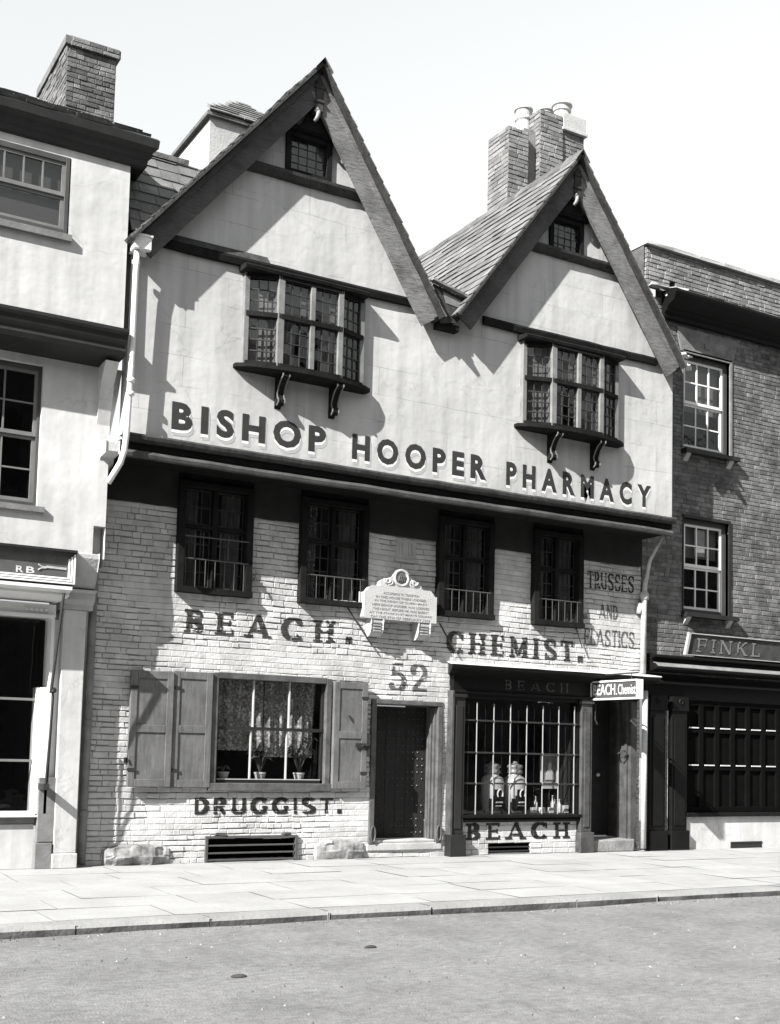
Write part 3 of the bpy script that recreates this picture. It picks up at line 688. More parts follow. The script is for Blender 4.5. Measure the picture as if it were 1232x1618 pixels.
# ---- upper plaster wall and gables
GL = dict(apex=(6.86, 10.82), l=(4.42, 7.88), r=(8.86, 7.72)); GR = dict(apex=(11.34, 10.78), l=(9.24, 7.92), r=(13.50, 7.84))
b = MB(); b.wall(4.40, 13.54, 5.40, 7.86, -.60, .2, [(6.02, 7.68, 6.56, 7.80), (10.56, 12.26, 6.48, 7.74)])
b.build('plaster_wall', PLASTER, H)
for nm, G, win in (('L', GL, (6.49, 7.15, 9.36, 9.92)), ('R', GR, (10.98, 11.61, 9.30, 9.86))):
    b = MB(); A, Lp, Rp = G['apex'], G['l'], G['r']
    zl = lambda x: A[1]-(A[0]-x)*(A[1]-Lp[1])/(A[0]-Lp[0]) if x < A[0] else A[1]-(x-A[0])*(A[1]-Rp[1])/(Rp[0]-A[0])
    x0 = Lp[0]+.02; x1 = Rp[0]-.02; zb = 7.86
    a, c, d, e = win; ya, yb = -.60, -.45
    pieces = [[(x0, zb), (a, zb), (a, zl(a)-.06), (x0, zb+.02)], [(a, zb), (c, zb), (c, d), (a, d)], [(c, zb), (x1, zb), (x1, zb+.02), (c, zl(c)-.06)],
              [(a, e), (c, e), (c, zl(c)-.06), (A[0], A[1]-.06), (a, zl(a)-.06)]]
    for p in pieces: b.prism_y(p, ya, yb)
    b.build('gable_wall', PLASTER, H)
# string band, gable ledges
b = MB(); b.prof_x([(-.60, 7.865), (-.655, 7.87), (-.67, 7.95), (-.65, 7.985), (-.60, 8.0)], 4.80, 8.72, seg=14, wob=.006); b.build('string_band', TIMBER, H)
b = MB(); b.prof_x([(-.60, 7.865), (-.655, 7.87), (-.67, 7.95), (-.65, 7.985), (-.60, 8.0)], 9.75, 13.16, seg=12, wob=.006); b.build('string_band', TIMBER, H)
for x0, x1 in ((5.86, 7.86), (10.44, 12.44)):
    b = MB(); b.prof_x([(-.60, 9.20), (-.66, 9.22), (-.70, 9.28), (-.71, 9.32), (-.60, 9.345)], x0, x1, seg=9, wob=.006); b.build('gable_ledge', TIMBER2, H)

# ---- bargeboards, verges, pendants, roofs
def barge(G, side):
    A = G['apex']; E = G['l'] if side < 0 else G['r']
    d = Vector((E[0]-A[0], 0, E[1]-A[1])); Ln = d.length; d.normalize(); nrm = Vector((d.z, 0, -d.x)) if side < 0 else Vector((-d.z, 0, d.x))   # outward (up)
    if nrm.z < 0: nrm = -nrm
    W = .30; ext = -.01 if side > 0 else .08
    # board face: subdivided so its edges wander
    b = MB(); N = 26; k = 0
    for yy in (-.80, -.745):
        for e in (0, 1):
            for i in range(N+1):
                t = (Ln+ext)*i/N; p = Vector((A[0], yy, A[1]))+d*t-nrm*(W*e)
                p += nrm*(.010*noise.noise(Vector((t*2.3, e*5, side*3)))); p.y += .008*noise.noise(Vector((t*1.7, e, 9)))
                if i == 0: p.x = A[0]; p.z = A[1]-(W/abs(nrm.z) if e else 0)
                b.v.append(tuple(p))
    n1 = N+1
    for i in range(N):
        for q0, q1 in ((0, 1), (3, 2), (2, 0), (1, 3)):
            b.f.append((q0*n1+i, q0*n1+i+1, q1*n1+i+1, q1*n1+i)); b.mi.append(0)
    b.f.append((N, 3*n1-1, 4*n1-1, 2*n1-1)); b.mi.append(0)
    # raised outer moulding
    b.build('bargeboard', BARGE_R if side > 0 else BARGE_L_SHADED, H)
    b = MB(); p0 = Vector((A[0], -.815, A[1]))+d*.10-nrm*.045; p1 = p0+d*(Ln+ext-.12); b.bar(p0, p1, .035, .06, nrm, seg=22, wob=.004); b.build('barge_moulding', BARGE_R if side > 0 else BARGE_L_SHADED, H)
    return d, nrm, Ln
for G, nm in ((GL, 'L'), (GR, 'R')):
    for side in (-1, 1):
        d, nrm, Ln = barge(G, side); A = G['apex']; ext = .02 if side > 0 else .16
        yb_, yf = 6.0, -.93
        s0 = Vector((A[0], yf, A[1]))+nrm*.03
        L2 = Ln+ext
        # roof boarding (with the verge that overhangs the bargeboard)
        b = MB(); q = [s0, s0+d*L2, s0+d*L2+Vector((0, yb_-yf, 0)), s0+Vector((0, yb_-yf, 0))]
        t = -nrm*.035
        b.quad(*q); b.quad(*[p+t for p in reversed(q)])
        for i in range(4): b.quad(q[i], q[(i+1) % 4], q[(i+1) % 4]+t, q[i]+t)
        rf = b.build('roof', TIMBER2, H)
        b = MB(); o = s0+d*L2+nrm*.004
        slates(b, o, (0, 1, 0), -d, nrm, yb_-yf, L2, rh=.21 if nm == 'R' else .2, sw=(.22, .38), thick=.014)
        b.build('slating', SLATE if nm == 'R' else SLATE_D, rf)
    # ridge tiles
    b = MB(); y = -.96; A = G['apex']
    while y < 5.9:
        L_ = random.uniform(.36, .44); dz = random.uniform(0, .012); tl = random.uniform(0.0, .03); ry = random.uniform(-.03, .03)
        for sx in (-1, 1):
            d_ = .13; p = [(A[0], y, A[1]+.085+dz+tl*.2), (A[0]+sx*d_, y, A[1]-.085+dz), (A[0]+sx*d_+ry*.1, y+L_, A[1]-.085+dz), (A[0], y+L_, A[1]+.085+dz+tl)]
            p = p if sx > 0 else [p[0], p[3], p[2], p[1]]
            b.quad(*p); b.quad(*[(x, yy, z-.02) for x, yy, z in reversed(p)])
            b.quad(p[0], p[1], (p[1][0], p[1][1], p[1][2]-.02), (p[0][0], p[0][1], p[0][2]-.02)); b.quad(p[2], p[3], (p[3][0], p[3][1], p[3][2]-.02), (p[2][0], p[2][1], p[2][2]-.02))
        y += L_+.012
    b.build('ridge_tiles', SLATE_D, H)
    # pendant and little bracket under the apex
    b = MB(); b.box(A[0]-.06, A[0]+.06, -.83, -.70, A[1]-.62, A[1]-.12)
    b.box(A[0]-.075, A[0]+.075, -.845, -.69, A[1]-.30, A[1]-.26); b.box(A[0]-.075, A[0]+.075, -.845, -.69, A[1]-.50, A[1]-.46)
    b.build('gable_pendant', TIMBER2, H, bevel=.01)
    b = MB(); pts = [(A[0]-.05, -.82, A[1]-.60)]
    for i in range(9):
        t = i/8*4.2; r = .085-.006*i; pts.append((A[0]-.03+.02*math.cos(t), -.80-r*math.sin(t)*.6, A[1]-.70+r*math.cos(t)))
    b.tube(pts, [.035-.0018*i for i in range(10)], 8); b.build('pendant_scroll', mat('aged_white_paint', .2, .6, .2, 9), H, smooth=True)
    b = MB(); b.prism_y([(A[0]-.22, A[1]-.86), (A[0]+.22, A[1]-.86), (A[0]+.10, A[1]-.62), (A[0]-.10, A[1]-.62)], -.70, -.60); b.build('collar_block', TIMBER, H)
# valley spout board between the gables
b = MB(); b.prism_y([(8.78, 8.22), (9.36, 8.10), (9.34, 7.98), (9.20, 7.74), (8.92, 7.68)], -.765, -.62); b.build('valley_board', TIMBER2, H, bevel=.01)
b = MB(); b.prism_y([(8.94, 8.145), (9.28, 8.065), (9.25, 7.96), (9.00, 7.985)], -.772, -.766); b.bar((8.74, -.80, 8.27), (9.40, -.80, 8.12), .09, .035, seg=5, wob=.006); b.build('valley_spout', GREYPAINT, H)
b = MB(); b.box(8.90, 9.26, -.74, -.6, 7.62, 7.70); b.build('valley_block', TIMBER, H)
# side slope: the front pitch of the range behind, at the left
b = MB(); e0 = Vector((4.36, -.66, 7.98)); vdir = Vector((0, .82, 1.45)); nn = Vector((0, -1.45, .82)).normalized()
q = [e0, e0+Vector((1.9, 0, 0)), e0+Vector((1.9, 0, 0))+vdir, e0+vdir]; b.quad(*q); b.quad(q[3], q[2], q[2]+Vector((0, 2.5, -.6)), q[3]+Vector((0, 2.5, -.6)))
b.quad(e0, e0+vdir, e0+vdir+Vector((0, 2.5, -.6)), e0+Vector((0, 3.2, 0)))
rf = b.build('side_roof', TIMBER2, H)
b = MB(); slates(b, e0+nn*.01, (1, 0, 0), vdir, nn, 1.9, vdir.length, rh=.2, sw=(.2, .36), thick=.012, clip=lambda p: p.z > 7.88+(p.x-4.42)*1.205-.1); b.build('slating', SLATE, rf)
b = MB(); t = e0+vdir; b.bar(t+Vector((-.02, 0, .02)), t+Vector((1.0, 0, .02)), .12, .07, seg=5, wob=.006); b.build('ridge_tiles', SLATE_D, rf)
# the stair turret behind
b = MB(); b.box(6.35, 7.7, 2.0, 4.3, 9.4, 11.34); tr = b.build('stair_turret', GREYSTUCCO, H)
b = MB(); ap = [(7.15, 2.9, 12.18), (7.15, 3.5, 12.18)]; e = .07; zz = 11.34
c4 = [(6.35-e, 2-e, zz), (7.7+e, 2-e, zz), (7.7+e, 4.3+e, zz), (6.35-e, 4.3+e, zz)]
b.poly([c4[0], c4[1], ap[0]]); b.poly([c4[1], c4[2], ap[1], ap[0]]); b.poly([c4[2], c4[3], ap[1]]); b.poly([c4[3], c4[0], ap[0], ap[1]])
for i in range(4):
    p, q = c4[i], c4[(i+1) % 4]; b.quad((p[0], p[1], p[2]-.06), (q[0], q[1], q[2]-.06), q, p)
b.poly([(p[0], p[1], p[2]-.06) for p in reversed(c4)])
b.build('turret_roof', SLATE_D, tr)
b = MB(); fv = Vector((0, .97, .84)); o = Vector((6.3, 1.91, 11.34)); nf = Vector((0, -.84, .97)).normalized()
slates(b, o+nf*.01, (1, 0, 0), fv, nf, 1.5, fv.length, rh=.15, sw=(.16, .26), thick=.012, clip=lambda p: abs(p.x-7.15) < .86*(1-(p.z-11.34)/.84)); b.build('slating', SLATE, tr)
# chimney stacks behind the right gable
def stack(x0, x1, y0, y1, z0, z1, m_, parent, cap=0, name='chimney', ch=.085):
    b = MB(); bricks(b, x0, x1, z0, z1, y0, [], ch=ch, proud=.012, bed=.012, head=.010, jit=.004, wave=.008)
    bricks(b, y0, y1, z0, z1, 0, [], ch=ch, proud=.012, bed=.012, head=.010, jit=.004, flip=lambda x, yy, zz: (x0+yy, y0+y1-x, zz))
    b.cur = 0; b.quad((x1, y0, z0), (x1, y1, z0), (x1, y1, z1), (x1, y0, z1)); b.quad((x0, y0, z1), (x1, y0, z1), (x1, y1, z1), (x0, y1, z1)); b.quad((x1, y1, z0), (x0, y1, z0), (x0, y1, z1), (x1, y1, z1))
    return b.build(name, [m_, REDJOINT], parent)
c1 = stack(12.36, 12.82, 2.5, 3.15, 10.0, 13.12, PALEBRICK, H)
c2 = stack(13.08, 13.62, 2.5, 3.5, 10.0, 13.66, PALEBRICK, H)
c3 = stack(13.64, 14.16, 2.54, 3.2, 10.0, 13.40, PALEBRICK, H)
b = MB(); b.box(13.60, 14.20, 2.46, 3.25, 13.40, 13.46); b.box(13.63, 14.17, 2.49, 3.22, 13.46, 13.76); b.build('chimney_cap', mat('cement', .36, .9, .15, 6, .3), c3, bevel=.01)
def pot(x, y, z, h, r, par):
    b = MB(); b.lathe((x, y, z), [(r*1.05, 0), (r*.95, h*.55), (r*.93, h*.6), (r*1.12, h*.66), (r*1.12, h*.72), (r*1.0, h*.76), (r*1.05, h*.92), (r*1.25, h*.96), (r*1.25, h), (r*.95, h), (r*.9, h*.8)], 22)
    b.build('chimney_pot', POT, par, smooth=False)
pot(13.02, 2.95, 13.2, .62, .145, c2); pot(13.38, 2.75, 13.62, .18, .13, c2); pot(13.86, 2.85, 13.74, .36, .165, c3); pot(13.42, 3.0, 13.60, .24, .15, c2)
b = MB(); b.box(12.8, 13.1, 2.62, 3.3, 10.0, 13.26); b.build('chimney_link', [PALEBRICK], H)

# ---- gable lights
def lattice(mb, x0, x1, z0, z1, y, nx, nz, w=.012, d=.014):
    for i in range(nx+1):
        x = x0+(x1-x0)*i/nx; mb.box(x-w/2, x+w/2, y, y+d, z0, z1)
    for j in range(nz+1):
        z = z0+(z1-z0)*j/nz; mb.box(x0, x1, y-.002, y+d-.002, z-w/2, z+w/2)
def leaded_panes(mb, x0, x1, z0, z1, y, nx, nz, tilt=.006, to=None):
    for i in range(nx):
        for j in range(nz):
            a = x0+(x1-x0)*i/nx; c = x0+(x1-x0)*(i+1)/nx; e = z0+(z1-z0)*j/nz; g_ = z0+(z1-z0)*(j+1)/nz; t = [random.uniform(-tilt, tilt)*.5 for _ in range(3)]
            mb.quad((a, y+t[0], e), (c, y+t[1], e), (c, y+t[1]+t[2], g_), (a, y+t[0]+t[2], g_))
for (a, c, d, e) in ((6.49, 7.15, 9.36, 9.92), (10.98, 11.61, 9.30, 9.86)):
    b = MB(); f = .06
    b.box(a-.02, a+f, -.64, -.5, d-.02, e+.02); b.box(c-f, c+.02, -.64, -.5, d-.02, e+.02); b.box(a+f, c-f, -.64, -.5, e-f, e+.02); b.box(a+f, c-f, -.64, -.5, d-.02, d+f*.7)
    b.box(a-.10, c+.10, -.69, -.60, e+.02, e+.09)
    w = b.build('gable_window', TIMBER, H, bevel=.006)
    b = MB(); lattice(b, a+f, c-f, d+f*.7, e-f, -.575, 4, 4); b.build('lattice', IRON, w)
    b = MB(); leaded_panes(b, a+f, c-f, d+f*.7, e-f, -.568, 4, 4, .012); b.build('pane', GLASS, w)
    b = MB(); b.quad((a+f, -.53, d+f), (c-f, -.53, d+f), (c-f, -.53, e-f), (a+f, -.53, e-f)); b.build('blind', GREYSHEET, w)  # grey sheet added so the gable panes read grey
    drape(w, 'room', a, c, d, e, -.45, .8)

# ---- oriel windows: shallow canted bays on scroll brackets
def oriel(x0, x1, zb, zt):
    w = x1-x0; xa = x0+w*.262; xm = x0+w*.52; xb = x0+w*.765
    xa -= .02; yw, yf, ye = -.60, -.80, -.66
    plan = [(x0, ye), (xa, yf), (xm, yf), (xb, yf), (x1, ye)]
    zm = zb+(zt-zb)*.555
    fr = MB()
    # posts
    for i, (px, py) in enumerate(plan):
        s = (.075, .095, .07, .08, .075)[i]
        fr.box(px-s/2, px+s/2, py-.015, py+.10, zb, zt)
    ow = fr.build('oriel_window', GREYPAINT, H, bevel=.006)
    for nm_, z_, h in (('transom', zm, .065), ('bottom_rail', zb+.03, .06), ('head_rail', zt-.03, .06)):
        dk = MB()
        for (p, q) in zip(plan[:-1], plan[1:]): dk.bar((p[0], p[1]+.02, z_), (q[0], q[1]+.02, z_), .085, h)
        dk.build(nm_, TIMBER, ow)
    ld, pn = MB(), MB()
    for li, (p, q) in enumerate(zip(plan[:-1], plan[1:])):
        P = Vector((p[0], p[1]+.03, 0)); Q = Vector((q[0], q[1]+.03, 0)); d = (Q-P).normalized(); P += d*.045; Q -= d*.045; nv = Vector((-d.y, d.x, 0))
        for za, zc, nzz, ncol in ((zb+.06, zm-.035, 4, 3), (zm+.035, zt-.06, 3, 3)):
            opening = zc < zm and li in (0, 3)
            ld.cur = 1 if opening else 0
            wd = .018 if opening else .012
            for i in range(ncol+1):
                c = P.lerp(Q, i/ncol); ld.bar((c.x, c.y, za), (c.x, c.y, zc), wd, wd, (0, 1, 0))
            for j in range(nzz+1):
                z_ = za+(zc-za)*j/nzz; ld.bar((P.x, P.y-.003, z_), (Q.x, Q.y-.003, z_), wd, wd)
            for i in range(ncol):
                for j in range(nzz):
                    a = P.lerp(Q, i/ncol); c = P.lerp(Q, (i+1)/ncol); e = za+(zc-za)*j/nzz; g_ = za+(zc-za)*(j+1)/nzz
                    t = [random.uniform(-.006, .006) for _ in range(3)]
                    pn.quad((a.x, a.y+.006+t[0], e), (c.x, c.y+.006+t[1], e), (c.x, c.y+.006+t[1]+t[2], g_), (a.x, a.y+.006+t[0]+t[2], g_))
    ld.build('lattice', [LEAD, IRON], ow); pn.build('pane', GLASS, ow)
    # bowed sill board
    sl_ = MB(); N = 16; top = [(x0-.14, -.60)]
    for i in range(N+1):
        t = i/N; x = x0-.14+(w+.28)*t; top.append((x, -.68-.24*math.sin(math.pi*t)**.6))
    top.append((x1+.14, -.60))
    k = len(top)
    for zz, sc in ((zb, 1), (zb-.05, 1), (zb-.075, .86)):
        for (x, y_) in top: sl_.v.append((x if sc == 1 else x0+w/2+(x-x0-w/2)*.93, -.60+(y_+.60)*sc, zz))
    for r_ in range(2):
        for i in range(k): a = r_*k+i; c = r_*k+(i+1) % k; sl_.f.append((a, c, c+k, a+k)); sl_.mi.append(0)
    sl_.f.append(tuple(range(k))); sl_.f.append(tuple(2*k+i for i in reversed(range(k)))); sl_.mi += [0, 0]
    sl_.build('sill', TIMBER, ow)
    hd = MB(); pr = [(-.60, zt-.01), (-.84, zt-.01), (-.85, zt+.03), (-.83, zt+.05), (-.60, zt+.075)]
    hd.prof_x(pr, x0-.10, x1+.02, seg=8, wob=.004); hd.build('hood', TIMBER, ow)
    # cheek soffit and inner reveal box
    rm = MB(); rm.box(x0+.02, x1-.02, -.62, -.605, zt-.02, zt); rm.build('head_board', TIMBER, ow)
    drape(ow, 'room', x0+.06, x1-.06, zb, zt, -.58, 1.0)
    for (pa, pb) in ((plan[0], plan[1]), (plan[3], plan[4])):      # grey sheets added behind the side lights so the panes read grey
        nb = MB(); nb.quad((pa[0]+.04, pa[1]+.10, zb+.06), (pb[0]-.04, pb[1]+.10, zb+.06), (pb[0]-.04, pb[1]+.10, zt-.06), (pa[0]+.04, pa[1]+.10, zt-.06)); nb.build('pane_backing', GREYSHEET, ow)
    nb = MB(); nb.quad((xa+.04, -.72, zm+.10), (xb-.04, -.72, zm+.10), (xb-.04, -.72, zt-.06), (xa+.04, -.72, zt-.06)); nb.build('blind', GREYSHEET, ow)  # same grey sheet added behind the upper front panes
    curtain(ow, xa+.05, xa+.05+w*.17, zb+.05, zt-.05, -.66, CURTAIN, 4, .5)
    curtain(ow, xb-.04-w*.13, xb-.02, zb+.05, zt-.05, -.66, CURTAIN, 4, .2)
    for bx in (x0+w*.295, x0+w*.76):
        bb = MB(); pr = [(yq, zb-.08+(zq-zb+.08)*.84) for yq, zq in [(-.60, zb-.08), (-.86, zb-.08), (-.865, zb-.12), (-.80, zb-.16), (-.74, zb-.24), (-.69, zb-.36), (-.70, zb-.42), (-.735, zb-.46), (-.735, zb-.51), (-.69, zb-.55), (-.64, zb-.53), (-.60, zb-.58)]]
        bb.prism_x(pr, bx-.045, bx+.045)
        bb.cur = 1; prw = pr[1:10]
        for (p, q) in zip(prw[:-1], prw[1:]):
            for sx in (-.047, .047): bb.bar((bx+sx, p[0]-.004, p[1]), (bx+sx, q[0]-.004, q[1]), .014, .014, (1, 0, 0))
        bb.build('bracket', [TIMBER, GREYPAINT], ow)
    return ow
oriel(5.96, 7.70, 6.54, 7.80)
oriel(10.50, 12.30, 6.46, 7.76)

# ---- raised fascia lettering
def word(txt, x0, x1, z0, z1):
    ws = []
    for c in txt:
        vs, fs = textmesh(c, .055, 0); ws.append(max(v.x for v in vs)-min(v.x for v in vs))
    hh = [max(v.y for v in textmesh('H', .055, 0)[0])-min(v.y for v in textmesh('H', .055, 0)[0])][0]
    sc = (z1-z0)/hh; tot = sum(ws)*sc; gap = .115; kx = (x1-x0-gap*(len(txt)-1))/tot; x = x0
    for c, w in zip(txt, ws):
        b = MB(); ww = w*sc*kx; q = .006 if c in 'OSC' else 0
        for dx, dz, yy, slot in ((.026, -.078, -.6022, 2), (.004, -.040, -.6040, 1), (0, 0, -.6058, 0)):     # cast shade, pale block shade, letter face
            k0 = len(b.mi)
            fit_text(b, c, x+dx, x+ww+dx, z0-q+dz, z1+q+dz, yy, .046, 0)
            b.mi[k0:] = [slot if (slot or m_ == 0) else 1 for m_ in b.mi[k0:]]
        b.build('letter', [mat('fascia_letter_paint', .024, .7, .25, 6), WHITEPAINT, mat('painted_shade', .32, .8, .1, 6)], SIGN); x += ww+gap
SIGN = thing('shop_lettering', 'dark grey shaded capitals spelling BISHOP HOOPER PHARMACY along the foot of the white plaster', 'lettering', (9.0, -.60, 5.53))
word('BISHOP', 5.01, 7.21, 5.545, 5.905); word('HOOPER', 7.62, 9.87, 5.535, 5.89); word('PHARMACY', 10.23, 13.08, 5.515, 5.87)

# ---- first floor windows under the jetty
for wi, (a, c) in enumerate(W1):
    z0, z1 = 3.62, 5.04; y = -.02
    b = MB(); f = .075
    b.box(a-.02, a+f, y-.09, .12, z0-.02, z1); b.box(c-f, c+.02, y-.06, .12, z0-.02, z1); b.box(a+f, c-f, y-.06, .12, z1-f, z1)
    b.box(a-.02, c+.02, y-.10, .12, z0-.08, z0)
    xm = (a+c)/2; b.box(xm-.03, xm+.03, y+.0, .10, z0, z1-f); b.box(a+f, c-f, y+.012, .09, 4.42, 4.47)
    w = b.build('mullioned_window', TIMBER, H, bevel=.006)
    b = MB()
    for (p, q) in ((a+f, xm-.03), (xm+.03, c-f)):
        lattice(b, p+.02, q-.02, z0+.03, 4.41, .04, 3, 4, .014); lattice(b, p+.02, q-.02, 4.49, z1-f-.02, .04, 3, 2, .014)
    b.build('lattice', mat('dark_lead', .03, .6, .3, 6), w)
    b = MB()
    for (p, q) in ((a+f, xm-.03), (xm+.03, c-f)):
        leaded_panes(b, p, q, z0, 4.43, .052, 3, 4, .01); leaded_panes(b, p, q, 4.46, z1-f, .052, 3, 2, .01)
    b.build('pane', GLASSD, w)
    b = MB(); zt = z0+.33+(.0 if wi else .05)
    yb = y-.055
    b.tube([(a+f*.5, yb, zt), (c-f*.5, yb, zt)], .009, 6)
    n = 7
    for i in range(n): x = a+f+.03+(c-a-2*f-.06)*i/(n-1); b.tube([(x, yb, z0-.01), (x, yb, zt)], .0052, 6)
    b.build('guard_rail', IRONPALE, w)
    if wi == 0:
        b = MB()
        for i in (1, 2, 4, 5): x = a+f+.03+(c-a-2*f-.06)*i/7; b.tube([(x, yb, zt), (x, yb, zt+.36)], .0055, 6)
        b.tube([(a+f*.5, yb, zt+.30), (c-f*.5, yb, zt+.30)], .010, 6); b.build('guard_rail', IRONPALE, w)
    drape(w, 'room', a, c, z0, z1, .13, .9)
    curtain(w, a+f, a+f+.26, z0+.02, z1-.1, .11, CURTAIN if wi != 1 else LACE, 3, .2); curtain(w, c-f-.30, c-f, z0+.02, z1-.1, .11, CURTAIN, 3, .2)
# iron shutter hook and stays
b = MB(); b.bar((7.86, -.05, 3.60), (8.30, -.09, 3.02), .022, .016); b.build('iron_stay', IRON, H)
b = MB(); b.bar((9.46, -.05, 3.43), (9.70, -.08, 3.06), .022, .016); b.build('iron_stay', IRON, H)
b = MB(); b.bar((12.05, -.03, 3.55), (12.15, -.07, 3.22), .016, .014); b.build('iron_stay', IRON, H)
for x, z in ((6.44, 3.83), (8.24, 3.83), (12.19, 3.74), (4.78, 1.33), (7.95, 2.0)):
    b = MB(); b.box(x-.02, x+.03, -.09, -.0, z-.035, z+.03); b.tube([(x, -.09, z), (x+.01, -.12, z), (x+.02, -.12, z-.05)], .012, 6); b.build('iron_hook', IRON, H)
# blocked slot in the wall
b = MB(); b.box(8.71, 9.05, -.01, .02, 4.33, 4.62)
for x in (8.77, 8.83, 8.93, 8.99): b.box(x-.012, x+.012, -.022, -.011, 4.40, 4.57)
b.box(8.68, 9.08, -.035, .01, 4.29, 4.325); b.build('blocked_vent', GREYSTUCCO, H)

# ---- shuttered window
a, c, z0, z1 = 5.93, 7.69, .99, 2.51
b = MB(); f = .075
b.box(a-.01, a+f, -.06, .14, z0, z1); b.box(c-f, c+.01, -.06, .14, z0, z1); b.box(a+f, c-f, -.06, .14, z1-f, z1+.01); b.box(a-.03, c+.03, -.085, .14, z0-.05, z0+.055)
sw_ = b.build('shop_window', mat('brown_grey_paint', .085, .6, .35, 6, .2, 30, dirt=.4, dscale=4), H, bevel=.008)
b = MB(); xa, xc = a+f, c-f; zz = 1.78
b.box(xa, xc, .0, .06, zz-.022, zz+.022); b.box(xa, xa+.035, .01, .06, z0+.055, z1-f); b.box(xc-.035, xc, .01, .06, z0+.055, z1-f); b.box(xa, xc, .01, .06, z0+.055, z0+.10); b.build('sash', PAINTDARK, sw_)
b = MB()
for i in (1, 2):
    x = xa+(xc-xa)*i/3; b.box(x-.008, x+.008, .006, .05, zz+.022, z1-f); x -= .02; b.box(x-.008, x+.008, .016, .055, z0+.10, zz-.022)
b.box(xa+.035, xc-.035, .004, .02, z0+.10, z0+.112); b.build('glazing_bar', mat('dull_white_paint', .34, .6, .1, 5), sw_)
b = MB(); leaded_panes(b, xa, xc, zz, z1-f, .034, 3, 1, .004); leaded_panes(b, xa, xc, z0+.1, zz, .042, 3, 1, .004); b.build('pane', GLASS, sw_)
drape(sw_, 'room', a, c, z0, z1, .14, 1.2)
curtain(sw_, xa, xa+.78, 1.48, z1-f, .20, LACE, 5, .0, 'lace_curtain', .04); curtain(sw_, xa+.80, xc-.02, 1.40, z1-f, .21, LACE, 5, .1, 'lace_curtain', .04)
b = MB(); b.box(xa, xc, .065, .28, z0+.03, z0+.085); b.build('window_board', GREYPAINT, sw_)
def shutter(x0, x1, z0, z1, y, label, flip=False, arched=False):
    b = MB(); b.box(x0, x1, y, y+.045, z0, z1, .003); st = .09
    b.box(x0, x0+st, y-.014, y, z0, z1); b.box(x1-st, x1, y-.014, y, z0, z1)
    for za, zb_ in ((z0, z0+.10), ((z0+z1)/2-.05, (z0+z1)/2+.05), (z1-.10, z1)): b.box(x0+st, x1-st, y-.014, y, za, zb_)
    o = b.build('shutter', SHUTTER, H, label, bevel=.006)
    b = MB()
    for z in (z0+.22, z1-.22): b.box(x0-.01 if not flip else x1-.1, x0+.1 if not flip else x1+.01, y-.022, y-.0145, z-.02, z+.02)
    b.build('hinge', IRON, o)
    return o
shutter(4.785, 5.36, .99, 2.48, -.10, 'outer leaf of the folded grey shutter, left of the window'); shutter(5.365, 5.91, .985, 2.50, -.075, 'inner leaf of the folded grey shutter, beside the window frame')
sh = shutter(7.715, 8.25, .98, 2.48, -.10, 'single grey shutter leaf folded back beside the studded door', True)
b = MB(); b.box(8.06, 8.22, -.135, -.115, 1.56, 1.62); b.tube([(8.16, -.15, 1.59), (8.26, -.13, 1.59)], .016, 8); b.box(8.24, 8.29, -.13, .0, 1.45, 1.75); b.build('latch', IRON, sh)
def plant(x, y, z, lab, potted=True, n=14, h=.34):
    t = thing('potted_plant', lab, 'plant', (x, y, z), 'pots along the window board')
    b = MB(); b.lathe((x, y, z), [(.055, 0), (.075, .09), (.082, .092), (.082, .115), (.07, .115), (.066, .1)], 16); b.build('flower_pot', mat('pale_flower_pot', .5, .7, .2, 12), t)
    b = MB()
    for i in range(n):
        an = random.uniform(0, 6.28); ln = h*random.uniform(.5, 1); lean = random.uniform(.1, .45)
        p0 = Vector((x, y, z+.1)); p1 = p0+Vector((math.cos(an)*ln*lean, math.sin(an)*ln*lean*.5, ln)); p2 = p1+Vector((math.cos(an)*.10, math.sin(an)*.05, -.05))
        sd = Vector((-math.sin(an), math.cos(an), 0))*.025
        b.tube([p0, p1], .004, 5); b.quad(p1-sd*.3, p1.lerp(p2, .5)-sd+Vector((0, 0, .02)), p2, p1.lerp(p2, .5)+sd+Vector((0, 0, .02)))
    b.build('foliage', LEAF, t)
plant(6.19, .15, 1.075, 'low bushy plant in a pale pot, leftmost in the shuttered window', n=6, h=.12)
plant(6.73, .15, 1.075, 'wispy plant in a pale pot at the middle of the shuttered window', n=14, h=.36)
plant(7.32, .15, 1.075, 'tall leafy plant in the rightmost pale pot of the shuttered window', n=26, h=.52)

# ---- studded door
b = MB(); a, c, z0, z1 = 8.36, 9.57, .19, 2.26; f = .085
b.box(a, a+f, -.035, .30, z0, z1-f*.8); b.box(c-f, c, -.035, .30, z0, z1-f*.8); b.box(a, c, -.04, .30, z1-f*.8, z1)
df = b.build('door_frame', mat('brown_grey_paint', .085, .6, .35, 6, .2, 30, dirt=.4, dscale=4), H, bevel=.01)
b = MB()
for i, (yy, w) in enumerate(((.02, .03), (.09, .045), (.17, .035))): b.box(c-f-w, c-f, yy, yy+.05, z0+.05, z1-f)
b.build('jamb_moulding', mat('brown_grey_paint', .085), df)
b = MB(); N = 6
for i in range(N):
    x0 = a+f+(c-a-2*f)*i/N; x1 = a+f+(c-a-2*f)*(i+1)/N; b.box(x0+.003, x1-.003, .30+random.uniform(0, .006), .36, z0+.06, z1-f)
dr = b.build('door', mat('old_oak_door', .014, .7, .4, 6, .5, 30, stretch=(4, 4, .8)), H, 'dark oak door covered with rows of iron studs')
b = MB()
